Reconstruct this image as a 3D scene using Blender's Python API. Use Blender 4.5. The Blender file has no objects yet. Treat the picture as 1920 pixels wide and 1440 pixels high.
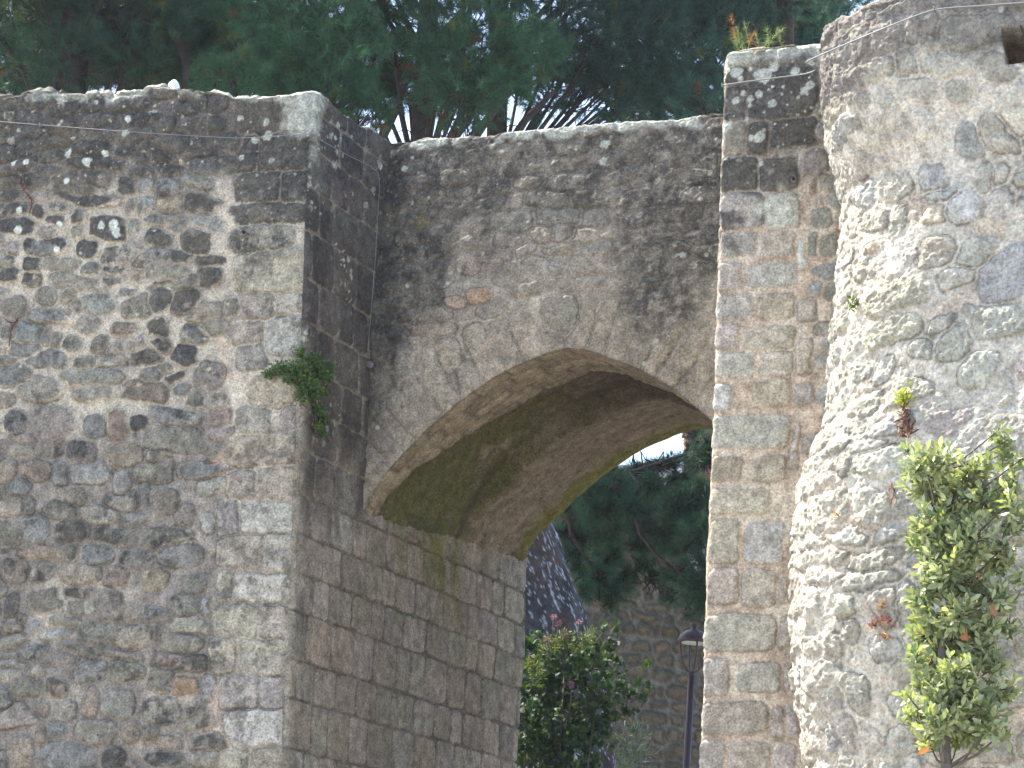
import bpy, math, random
import numpy as np

# ------------------------------------------------------------------ camera, world, sun, exposure
S = bpy.context.scene
COL = S.collection
FPX, PITCH, ROLL = 4500.0, math.radians(15), .035
SUN_AZ, SUN_EL = -60.0, 58.0
F = np.array([0, math.cos(PITCH), math.sin(PITCH)])
_X0 = np.array([1., 0, 0]); _U0 = np.array([0, -math.sin(PITCH), math.cos(PITCH)])
CX = _X0 * math.cos(ROLL) + _U0 * math.sin(ROLL)
CU = _U0 * math.cos(ROLL) - _X0 * math.sin(ROLL)
CAM = np.array([0, 0, 1.6])
from mathutils import Matrix, Vector
cd = bpy.data.cameras.new('camera'); cam = bpy.data.objects.new('camera', cd); COL.objects.link(cam)
cd.sensor_width = 36; cd.lens = FPX / 1920 * 36; cd.clip_start = .1; cd.clip_end = 5000
cam.matrix_world = Matrix(((CX[0], CU[0], -F[0], 0), (CX[1], CU[1], -F[1], 0), (CX[2], CU[2], -F[2], 1.6), (0, 0, 0, 1)))
S.camera = cam
W = bpy.data.worlds.new("World"); S.world = W; W.use_nodes = True
nt = W.node_tree; sky = nt.nodes.new('ShaderNodeTexSky'); sky.sky_type = 'NISHITA'; sky.sun_disc = False
sky.sun_elevation = math.radians(SUN_EL); sky.sun_rotation = math.radians(SUN_AZ)
sky.air_density = 1.0; sky.dust_density = 2.2; sky.ozone_density = 1.0
nt.links.new(sky.outputs[0], nt.nodes['Background'].inputs[0]); nt.nodes['Background'].inputs[1].default_value = .15
sd = bpy.data.lights.new('sun', 'SUN'); sd.energy = 4.4; sd.angle = math.radians(.5); sd.color = (1, .95, .87)
so = bpy.data.objects.new('sun', sd); COL.objects.link(so)
_sv = Vector((math.sin(math.radians(SUN_AZ)) * math.cos(math.radians(SUN_EL)), math.cos(math.radians(SUN_AZ)) * math.cos(math.radians(SUN_EL)), math.sin(math.radians(SUN_EL))))
so.rotation_euler = _sv.to_track_quat('Z', 'Y').to_euler()
S.view_settings.view_transform = 'Standard'; S.view_settings.look = 'None'; S.view_settings.gamma = 1
S.view_settings.exposure = 1.8
S.cycles.use_denoising = True
S.cycles.max_bounces = 6; S.cycles.diffuse_bounces = 4; S.cycles.transparent_max_bounces = 8

# ------------------------------------------------------------------ geometry of the view
def az(a): return np.array([math.sin(math.radians(a)), math.cos(math.radians(a)), 0.])
def ray(x, y): return F + CX * (x - 960) / FPX + CU * (720 - y) / FPX
def hit(x, y, P, n):
    r = ray(x, y); return CAM + r * (np.dot(P - CAM, n) / np.dot(r, n))
def at(x, y, Y):
    r = ray(x, y); return CAM + r * (Y / r[1])
def lerp(x, xs, ys): return np.interp(x, xs, ys)
def sst(a, b, x):
    t = np.clip((x - a) / (b - a), 0, 1); return t * t * (3 - 2 * t)

JA, DA = 24.0, 108.0                 # passage runs along JA, wall faces run along DA
E_J, E_D, N_F = az(JA), az(DA), az(DA + 90)       # N_F: outward normal of the wall faces
N_J = az(JA + 90)
_r = ray(585, 175); C0 = CAM + _r * (14.2 / math.hypot(_r[0], _r[1])); C0 = np.array([C0[0], C0[1], 0])

def pf(x, y, fwd=0.0):               # pixel -> (u, z) on the wall face plane moved forward by fwd
    P = C0 + N_F * fwd; q = hit(x, y, P, N_F); return (q - P) @ E_D, q[2]
def pj(x, y):                        # pixel -> (depth, z) on the jamb plane
    q = hit(x, y, C0, N_J); return (q - C0) @ E_J, q[2]
GD = .90                             # the gate wall stands back this far along the passage
G0 = C0 + E_J * GD
def pg(x, y):
    q = hit(x, y, G0, N_F); return (q - G0) @ E_D, q[2]
BD = 3.45                            # depth of the back of the gate

# ------------------------------------------------------------------ noise
def _h(ix, iy, s):
    n = (ix.astype(np.int64) * 374761393 + iy.astype(np.int64) * 668265263 + s * 974634777) & 0x7fffffff
    n = ((n ^ (n >> 13)) * 1274126177) & 0x7fffffff
    n = (n ^ (n >> 16)) * 2246822519 & 0x7fffffff
    return ((n ^ (n >> 15)) & 0xffffff) / float(0xffffff)
def vn(x, y, s=0):
    ix = np.floor(x); iy = np.floor(y); fx = x - ix; fy = y - iy
    fx = fx ** 3 * (fx * (fx * 6 - 15) + 10); fy = fy ** 3 * (fy * (fy * 6 - 15) + 10)
    a = _h(ix, iy, s); b = _h(ix + 1, iy, s); c = _h(ix, iy + 1, s); d = _h(ix + 1, iy + 1, s)
    return (a + (b - a) * fx) * (1 - fy) + (c + (d - c) * fx) * fy
def fbm(x, y, sc, oc=4, s=0, g=.5):
    t = 0; a = 1; n = 0
    for o in range(oc):
        k = sc * 2 ** o; ca, sa = math.cos(o * 1.1 + .4), math.sin(o * 1.1 + .4)
        t = t + a * (vn((x * ca - y * sa) * k + 31.7 * o, (x * sa + y * ca) * k + 17.3 * o, s + o * 7) - .5); n += a; a *= g
    return t / n * 2
def cells(U, V, cell, prob, r0, r1, s=0, wob=.35):
    """random round patches: returns mask 0..1"""
    m = np.zeros_like(U); gu = np.floor(U / cell); gv = np.floor(V / cell)
    w = 1 + wob * fbm(U, V, 2.2 / r1, 2, s + 5)
    for i in (-1, 0, 1):
        for j in (-1, 0, 1):
            a = gu + i; b = gv + j
            pr = _h(a, b, s + 1); cu = (a + _h(a, b, s + 2)) * cell; cv = (b + _h(a, b, s + 3)) * cell
            r = r0 + (r1 - r0) * _h(a, b, s + 4) ** 2
            d = np.hypot(U - cu, V - cv) / w
            m = np.maximum(m, np.where(pr < prob, sst(r * 1.12, r * .88, d), 0))
    return m

# ------------------------------------------------------------------ stones
rng = np.random.default_rng(11)
def stone(cu, cv, w, h, ang=0, p=2.8, prot=.018, col=None, dark=0.):
    return [cu, cv, w / 2, h / 2, math.radians(ang), p, prot, dark] + list(col if col is not None else (-1, -1, -1))
PAL = np.array([(.235, .225, .195), (.24, .237, .23), (.26, .235, .20), (.22, .21, .18), (.245, .21, .18), (.215, .22, .22), (.26, .235, .22), (.225, .225, .205), (.28, .265, .235)])
def rubble(u0, u1, v0, v1, hs=(.07, .17), ws=(.1, .36), p=(2.2, 3.6), prot=(.012, .03), explicit=(), seed=1, fill=1.0):
    r = np.random.default_rng(seed); out = list(explicit); ex = np.array([e[:5] for e in explicit]) if len(explicit) else None
    v = v0
    while v < v1:
        h = r.uniform(*hs); u = u0 - r.uniform(0, .3)
        while u < u1:
            w = r.uniform(*ws); 
            if r.random() < .2: w *= .55
            cu = u + w / 2; cv = v + h / 2 + r.normal(0, h * .16) + .05 * math.sin(cu * 1.7 + seed)
            ok = r.random() < fill
            if ex is not None and ok:
                c, s_ = np.cos(ex[:, 4]), np.sin(ex[:, 4]); dx = cu - ex[:, 0]; dy = cv - ex[:, 1]
                a = np.abs(dx * c + dy * s_) / (ex[:, 2] + w * .22); b = np.abs(-dx * s_ + dy * c) / (ex[:, 3] + h * .28)
                if (np.maximum(a, b) < 1).any(): ok = False
            if ok:
                out.append(stone(cu, cv, w * r.uniform(.8, 1.0), h * r.uniform(.75, 1.05), r.normal(0, 7), r.uniform(*p), r.uniform(*prot)))
            u += w
        v += h
    return out
def courses(u0, u1, v0, v1, hs, ws, p=6, prot=(.008, .018), seed=1, gap=.012, sag=0, swap=False, explicit=()):
    r = np.random.default_rng(seed); out = list(explicit); v = v0
    ex = np.array([e[:5] for e in explicit]) if len(explicit) else None
    while v < v1:
        h = r.uniform(*hs); u = u0 - r.uniform(0, ws[0])
        while u < u1:
            w = r.uniform(*ws); cu, cv = u + w / 2, v + h / 2
            ok = True
            if ex is not None:
                ok = not ((np.abs(cu - ex[:, 0]) < ex[:, 2] + w * .3) & (np.abs(cv - ex[:, 1]) < ex[:, 3] + h * .3)).any()
            if ok:
                s_ = stone(cu, cv, w - gap, h - gap, r.normal(0, 1.2), p * r.uniform(.7, 1.3), r.uniform(*prot))
                if swap: s_[0], s_[1], s_[2], s_[3] = s_[1], s_[0], s_[3], s_[2]
                out.append(s_)
            u += w
        v += h
    return out
def masonry(U, V, st, joint=.012, warp=(.02, .007), seed=0, swell=0.):
    """per point: stone index, edge distance e (<0 inside a stone)"""
    sh = U.shape; U = U.ravel(); V = V.ravel()
    Uw = U + warp[0] * fbm(U, V, 5, 2, seed + 1) + warp[1] * fbm(U, V, 20, 4, seed + 2, .65)
    Vw = V + warp[0] * fbm(U, V, 5, 2, seed + 3) + warp[1] * fbm(U, V, 20, 4, seed + 4, .65)
    s1 = np.full(U.shape, 9.); s2 = np.full(U.shape, 9.); idx = np.full(U.shape, -1)
    order = np.argsort(Vw, kind='stable'); Vs = Vw[order]
    for i, q in enumerate(st):
        R = 1.7 * math.hypot(q[2], q[3]); lo, hi = np.searchsorted(Vs, [q[1] - R, q[1] + R])
        k = order[lo:hi]; k = k[np.abs(Uw[k] - q[0]) < R]
        if not len(k): continue
        c, s_ = math.cos(q[4]), math.sin(q[4]); dx = Uw[k] - q[0]; dy = Vw[k] - q[1]
        x = np.abs(dx * c + dy * s_) / q[2]; y = np.abs(-dx * s_ + dy * c) / q[3]; p = q[5]
        d = ((x ** p + y ** p) ** (1 / p) - 1) * min(q[2], q[3])
        o1 = s1[k]; o2 = s2[k]; n1 = d < o1
        s2[k] = np.where(n1, o1, np.minimum(o2, d)); s1[k] = np.where(n1, d, o1)
        idx[k] = np.where(n1, i, idx[k])
    e = np.maximum(s1 - swell, .5 * (joint - (s2 - s1)))
    return idx.reshape(sh), e.reshape(sh)
def relief(U, V, st, joint=.012, rnd=.03, rough=.006, seed=0, warp=(.02, .007), mortar_rough=.004, mul=1.0, swell=0.):
    idx, e = masonry(U, V, st, joint, warp, seed, swell)
    A = np.array(st); pr = A[idx, 6]; t = np.clip(-e / rnd, 0, 1)
    H = np.where(e < 0, pr * mul * np.sqrt(1 - (1 - t) ** 2), 0)
    H = H + np.where(e < 0, rough, mortar_rough) * (fbm(U, V, 9, 3, seed + 9) + .55 * fbm(U, V, 42, 2, seed + 10))
    H = H - .004 * np.exp(-(e / .006) ** 2)
    n = len(st); r = np.random.default_rng(seed + 77)
    cols = PAL[r.integers(0, len(PAL), n)] * r.uniform(.84, 1.16, (n, 1))
    has = A[:, 8] >= 0; cols[has] = A[has, 8:11]
    return idx, e, H, cols[idx], A[idx, 7]
def mix(a, b, m):
    m = np.asarray(m)[..., None]; return a * (1 - m) + np.asarray(b) * m

# ------------------------------------------------------------------ materials
def new_mat(name, rough=.9):
    m = bpy.data.materials.new(name); m.use_nodes = True; n = m.node_tree; b = n.nodes['Principled BSDF']
    b.inputs['Roughness'].default_value = rough; b.inputs['Specular IOR Level'].default_value = .25
    return m, n, b
def N(n, t, **k):
    x = n.nodes.new(t)
    for a, v in k.items():
        if a in x.inputs: x.inputs[a].default_value = v
        else: setattr(x, a, v)
    return x
def stone_mat(name='stone', grain=75, bump=.6, speck=.45, dist=.008):
    m, n, b = new_mat(name, .95); b.inputs['Specular IOR Level'].default_value = .08
    at_ = N(n, 'ShaderNodeAttribute', attribute_name='Col'); tc = N(n, 'ShaderNodeTexCoord')
    n1 = N(n, 'ShaderNodeTexNoise', Scale=float(grain), Detail=4.0, Roughness=.75); n2 = N(n, 'ShaderNodeTexNoise', Scale=float(grain) / 5, Detail=4.0, Roughness=.65)
    n.links.new(tc.outputs['Object'], n1.inputs['Vector']); n.links.new(tc.outputs['Object'], n2.inputs['Vector'])
    r1 = N(n, 'ShaderNodeMapRange', **{'From Min': .3, 'From Max': .7, 'To Min': 1 - speck, 'To Max': 1 + speck})
    r2 = N(n, 'ShaderNodeMapRange', **{'From Min': .3, 'From Max': .7, 'To Min': .68, 'To Max': 1.32})
    n.links.new(n1.outputs[0], r1.inputs[0]); n.links.new(n2.outputs[0], r2.inputs[0])
    mu = N(n, 'ShaderNodeMath', operation='MULTIPLY'); n.links.new(r1.outputs[0], mu.inputs[0]); n.links.new(r2.outputs[0], mu.inputs[1])
    vm = N(n, 'ShaderNodeVectorMath', operation='SCALE'); n.links.new(at_.outputs['Color'], vm.inputs[0]); n.links.new(mu.outputs[0], vm.inputs['Scale'])
    n.links.new(vm.outputs[0], b.inputs['Base Color'])
    ad = N(n, 'ShaderNodeMath', operation='ADD'); n.links.new(n1.outputs[0], ad.inputs[0])
    m2 = N(n, 'ShaderNodeMath', operation='MULTIPLY'); n.links.new(n2.outputs[0], m2.inputs[0]); m2.inputs[1].default_value = 2.0
    n.links.new(m2.outputs[0], ad.inputs[1])
    bp = N(n, 'ShaderNodeBump', Strength=float(bump), Distance=dist); n.links.new(ad.outputs[0], bp.inputs['Height']); n.links.new(bp.outputs[0], b.inputs['Normal'])
    return m
def leaf_mat(name, rough=.5, trans=.35, spec=.4, tcol=(1.4, 1.5, .5)):
    m, n, b = new_mat(name, rough); b.inputs['Specular IOR Level'].default_value = spec
    a = N(n, 'ShaderNodeAttribute', attribute_name='Col'); n.links.new(a.outputs['Color'], b.inputs['Base Color'])
    t = N(n, 'ShaderNodeBsdfTranslucent'); vm = N(n, 'ShaderNodeVectorMath', operation='MULTIPLY'); vm.inputs[1].default_value = tcol
    n.links.new(a.outputs['Color'], vm.inputs[0]); n.links.new(vm.outputs[0], t.inputs['Color'])
    mx = N(n, 'ShaderNodeMixShader'); mx.inputs[0].default_value = trans
    n.links.new(b.outputs[0], mx.inputs[1]); n.links.new(t.outputs[0], mx.inputs[2]); n.links.new(mx.outputs[0], n.nodes['Material Output'].inputs[0])
    return m
def plain_mat(name, col, rough=.8, metal=0., var=.2, scale=30., bump=.2):
    m, n, b = new_mat(name, rough); b.inputs['Metallic'].default_value = metal
    tc = N(n, 'ShaderNodeTexCoord'); x = N(n, 'ShaderNodeTexNoise', Scale=scale, Detail=5.0); n.links.new(tc.outputs['Object'], x.inputs['Vector'])
    r = N(n, 'ShaderNodeMapRange', **{'From Min': .3, 'From Max': .7, 'To Min': 1 - var, 'To Max': 1 + var}); n.links.new(x.outputs[0], r.inputs[0])
    vm = N(n, 'ShaderNodeVectorMath', operation='SCALE'); vm.inputs[0].default_value = col; n.links.new(r.outputs[0], vm.inputs['Scale'])
    n.links.new(vm.outputs[0], b.inputs['Base Color'])
    bp = N(n, 'ShaderNodeBump', Strength=bump, Distance=.01); n.links.new(x.outputs[0], bp.inputs['Height']); n.links.new(bp.outputs[0], b.inputs['Normal'])
    return m
M_ST = stone_mat('weathered granite masonry', speck=.55); M_TW = stone_mat('sunlit rough granite masonry', grain=60, bump=1.0, dist=.014)
M_FAR = stone_mat('distant rubble masonry', grain=40, speck=.3)
M_PINE = leaf_mat('pine needles', .55, .25, .3, (1.2, 1.5, .6)); M_LEAF = leaf_mat('glossy leaves', .33, .3, .5); M_IVY = leaf_mat('bush leaves', .6, .25, .25)
M_BARK = plain_mat('pine bark', (.045, .035, .03), .95, var=.5, scale=9., bump=.8)
M_TWIG = plain_mat('twig bark', (.11, .095, .08), .9, var=.3)
M_STEEL = plain_mat('galvanised steel', (.20, .20, .20), .6, .2, .1)
M_IRON = plain_mat('painted iron', (.045, .03, .035), .45, .3, .15, 60.)
M_GLASS = plain_mat('lamp diffuser', (.4, .4, .37), .3, 0, .05)

# ------------------------------------------------------------------ object helpers
def link(name, me, mat, parent=None):
    o = bpy.data.objects.new(name, me); COL.objects.link(o)
    if mat is not None: me.materials.append(mat)
    if parent is not None: o.parent = parent
    return o
TONE = {'weathered granite masonry': (1.03, .995, .89), 'sunlit rough granite masonry': (.99, .97, .89)}
def mesh_np(name, V, faces_flat, sizes, mat, parent=None, col=None, smooth=True):
    me = bpy.data.meshes.new(name); V = np.asarray(V, np.float32).reshape(-1, 3)
    me.vertices.add(len(V)); me.vertices.foreach_set('co', V.ravel())
    ff = np.asarray(faces_flat, np.int32).ravel(); sizes = np.asarray(sizes, np.int32)
    me.loops.add(len(ff)); me.loops.foreach_set('vertex_index', ff)
    st = np.concatenate([[0], np.cumsum(sizes)[:-1]]).astype(np.int32)
    me.polygons.add(len(sizes)); me.polygons.foreach_set('loop_start', st); me.polygons.foreach_set('loop_total', sizes)
    me.polygons.foreach_set('use_smooth', np.full(len(sizes), smooth))
    if col is not None:
        a = me.color_attributes.new('Col', 'FLOAT_COLOR', 'POINT')
        tone = np.array(TONE.get(mat.name, (1, 1, 1)), np.float32); c = np.ones((len(V), 4), np.float32); c[:, :3] = np.clip(np.asarray(col, np.float32).reshape(-1, 3) * tone, .004, .9); a.data.foreach_set('color', c.ravel())
    me.update(calc_edges=True); me.validate()
    return link(name, me, mat, parent)
def grid_mesh(name, P, mat, parent=None, col=None, flip=False):
    r, c = P.shape[:2]; i = np.arange(r * c).reshape(r, c)
    q = np.stack([i[:-1, :-1], i[:-1, 1:], i[1:, 1:], i[1:, :-1]], -1).reshape(-1, 4)
    if flip: q = q[:, ::-1]
    return mesh_np(name, P, q, np.full(len(q), 4), mat, parent, col)
def empty(name, loc, label, cat, group=None, kind=None):
    o = bpy.data.objects.new(name, None); COL.objects.link(o); o.location = tuple(loc); tag(o, label, cat, group, kind); return o
def tag(o, label=None, cat=None, group=None, kind=None):
    if label: o['label'] = label
    if cat: o['category'] = cat
    if group: o['group'] = group
    if kind: o['kind'] = kind
    return o
def unparent_offset(o, root):        # children keep world coordinates
    o.matrix_parent_inverse = Matrix.Translation(-root.location)
def adopt(root, *obs):
    for o in obs: o.parent = root; unparent_offset(o, root)
class Tubes:
    def __init__(s): s.V = []; s.Fc = []; s.n = 0
    def add(s, pts, rad, k=6):
        pts = np.asarray(pts, float); n = len(pts); rad = np.broadcast_to(np.asarray(rad, float), (n,))
        T = np.gradient(pts, axis=0); T /= np.linalg.norm(T, axis=1)[:, None] + 1e-9
        ref = np.array([0, 0, 1.]) if abs(T[0][2]) < .9 else np.array([1., 0, 0])
        A = np.cross(T, ref); A /= np.linalg.norm(A, axis=1)[:, None] + 1e-9; B = np.cross(T, A)
        a = np.arange(k) * 2 * math.pi / k
        R = pts[:, None] + rad[:, None, None] * (A[:, None] * np.cos(a)[None, :, None] + B[:, None] * np.sin(a)[None, :, None])
        i = s.n + np.arange(n * k).reshape(n, k); j = np.roll(i, -1, 1)
        s.V.append(R.reshape(-1, 3)); s.Fc.append(np.stack([i[:-1], j[:-1], j[1:], i[1:]], -1).reshape(-1, 4)); s.n += n * k
        for row, c in ((i[0], pts[0]), (i[-1][::-1], pts[-1])):      # caps as fans
            s.V.append(c[None]); ci = s.n; s.n += 1
            s.Fc.append(np.stack([np.full(k, ci), np.roll(row, -1), row, row], -1))
    def build(s, name, mat, parent=None):
        V = np.concatenate(s.V); q = np.concatenate(s.Fc); sz = np.where(q[:, 2] == q[:, 3], 3, 4)
        flat = q.ravel()[np.stack([np.ones(len(q)), np.ones(len(q)), np.ones(len(q)), sz == 4], -1).astype(bool).ravel()]
        return mesh_np(name, V, flat, sz, mat, parent)
def unit(v): return v / (np.linalg.norm(v, axis=-1, keepdims=True) + 1e-9)
def leaves(name, P, D, Nn, L, Wd, col, mat, parent=None, fold=.25, shape=(.0, .62, 1.0, .8, .0), curl=.15):
    """many oval leaves: base P, direction D, normal Nn"""
    n = len(P); D = unit(D); Sd = unit(np.cross(D, Nn)); Nn = np.cross(Sd, D); L = np.broadcast_to(L, (n,)); Wd = np.broadcast_to(Wd, (n,))
    ts = np.linspace(0, 1, len(shape)); V = []
    for t, w in zip(ts, shape):
        c = P + D * (L * t)[:, None] - Nn * (L * curl * t * t)[:, None]
        if w < .02: V.append(c[:, None])
        else:
            e = Sd * (Wd * w / 2)[:, None]; up = Nn * (Wd * w * fold / 2)[:, None]
            V.append(np.stack([c - e + up, c, c + e + up], 1))
    V = np.concatenate(V, 1); m = V.shape[1]; f = []; sz = []
    # indices: 0 | 1 2 3 | 4 5 6 | 7 8 9 | 10
    k = len(shape) - 2
    f += [[0, 1, 2], [0, 2, 3]]; sz += [3, 3]
    for j in range(k - 1):
        a = 1 + 3 * j; b = a + 3; f += [[a, b, b + 1, a + 1], [a + 1, b + 1, b + 2, a + 2]]; sz += [4, 4]
    a = 1 + 3 * (k - 1); f += [[a, a + 3, a + 1], [a + 1, a + 3, a + 2]]; sz += [3, 3]
    fl = np.array([x for y in f for x in y]); allf = (fl[None] + (np.arange(n) * m)[:, None]).ravel()
    C = np.repeat(np.asarray(col).reshape(n, 1, 3), m, 1)
    return mesh_np(name, V.reshape(-1, 3), allf, np.tile(sz, n), mat, parent, C)
def needles(P, D, m, L, spread, w, col, r):
    """needle tufts -> vertex and colour arrays of triangles"""
    n = len(P); d = unit(np.repeat(unit(D), m, 0) + spread * r.normal(size=(n * m, 3))); l = L * r.uniform(.75, 1.15, n * m)
    b = np.repeat(P, m, 0) + np.repeat(unit(D), m, 0) * r.uniform(-.07, .07, (n * m, 1))
    sd_ = unit(np.cross(d, r.normal(size=(n * m, 3)))) * w / 2
    tip = b + d * l[:, None]; tip[:, 2] -= .12 * l * (1 - d[:, 2])
    V = np.stack([b - sd_, b + sd_, tip], 1); C = np.repeat(np.repeat(col, m, 0)[:, None], 3, 1) * r.uniform(.75, 1.25, (n * m, 1, 1))
    return V.reshape(-1, 3), C.reshape(-1, 3)
def tri_mesh(name, V, C, mat, parent=None):
    n = len(V) // 3; return mesh_np(name, V, np.arange(n * 3), np.full(n, 3), mat, parent, C, smooth=False)

# ================================================================== SETTING: ground
def ground():
    g = np.concatenate([-np.geomspace(1500, 12, 16), np.linspace(-10, 10, 21), np.geomspace(12, 1500, 16)])
    X, Y = np.meshgrid(g, g + 12); P = np.stack([X, Y, .02 * fbm(X, Y, .3, 3, 5)], -1)
    m = plain_mat('pale gravel ground', (.28, .265, .25), .95, var=.25, scale=2., bump=.5)
    o = grid_mesh('ground', P, m); tag(o, kind='structure'); return o
ground()

# ================================================================== WALL BUILDER
ROWS = lambda z1, step, z0=2.85: np.concatenate([np.arange(0, z0, .12), np.arange(z0, z1, step)])
def wall_rows(P0, Nn, ztop, rr=.045, inner=.45, drop=True):
    """extra rows over the top of a wall: rounded arris, top, back. P0: (cols,3) plan position, ztop (cols)"""
    rows = []; zs = []
    for a in np.linspace(0, math.pi / 2, 8):
        rows.append((-(1 - math.cos(a)) * rr, ztop - rr + math.sin(a) * rr))
    for w in (.07, .1, .15, .22, .3, inner): rows.append((-w, ztop))
    if drop:
        for z in (2.5, 0): rows.append((-inner, np.full_like(ztop, z)))
    return rows
def build_strip(name, cols_u, plan, normal, ztop, vrows, mats, paint, parent, flip=False, inner=.45, rr=.025, drop=True):
    """cols_u (c,), plan(u, z)->(...,3), normal(u)->(c,3), vrows: fractional heights"""
    c = len(cols_u); zt = ztop(cols_u); rel = vrows / vrows[-1]
    base = zt - rr; Z = np.where(vrows[:, None] < 2.8, vrows[:, None] + 0 * base[None], 2.8 + (vrows[:, None] - 2.8) * ((base[None] - 2.8) / (vrows[-1] - 2.8)))
    U = np.broadcast_to(cols_u[None], Z.shape).copy(); OFF = np.zeros_like(Z); Vc = Z.copy(); fade = np.ones_like(Z)
    ex = wall_rows(None, None, zt, rr, inner, drop)
    Ue, Ze, Oe, Ve, Fe = [], [], [], [], []
    for k, (o, z) in enumerate(ex):
        Ue.append(cols_u); Ze.append(np.broadcast_to(z, (c,))); Oe.append(np.full(c, o)); Ve.append(zt + (k + 1) * .012 - .04 if k < 14 else zt + .2)
        Fe.append(np.full(c, 1.0 if k < 13 else 0.))
    U = np.concatenate([U, np.array(Ue)]); Z = np.concatenate([Z, np.array(Ze)]); OFF = np.concatenate([OFF, np.array(Oe)]); Vc = np.concatenate([Vc, np.array(Ve)]); fade = np.concatenate([fade, np.array(Fe)])
    H, C = paint(U, Vc)
    Nn = normal(cols_u)[None]
    P = plan(U, np.minimum(Z, 7.9)); P[..., 2] = Z
    ang = np.zeros_like(Z); k0 = len(vrows)
    P = P + Nn * (OFF + H * fade * np.where(OFF < -.03, .3, 1))[..., None]
    up = np.where((OFF < -.02) & (fade > 0), 1, 0) * H * .8
    P[..., 2] += up + np.where(OFF < -.02, .02 * fbm(U, OFF, 6, 3, 3) * (fade > 0), 0)
    return grid_mesh(name, P, mats, parent, C, flip)

BLACK = (.045, .045, .048); PALE = (.52, .48, .42); LICH = (.40, .42, .39)
def crusted(C, U, V, m, s, col=BLACK, amt=.92, lite=1.):
    """black lichen crust with paler speckles"""
    sp = sst(.12, .5, fbm(U, V, 40, 3, s + 3, .7)); cc = mix(np.broadcast_to(np.array(col), C.shape).copy(), (.17, .165, .155), sp * .55 * lite)
    cc = mix(cc, (.11, .10, .085), sst(-.1, .5, fbm(U, V, 5, 3, s + 8)) * .6 * lite)
    return mix(C, cc, np.clip(m, 0, 1) * amt)

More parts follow.
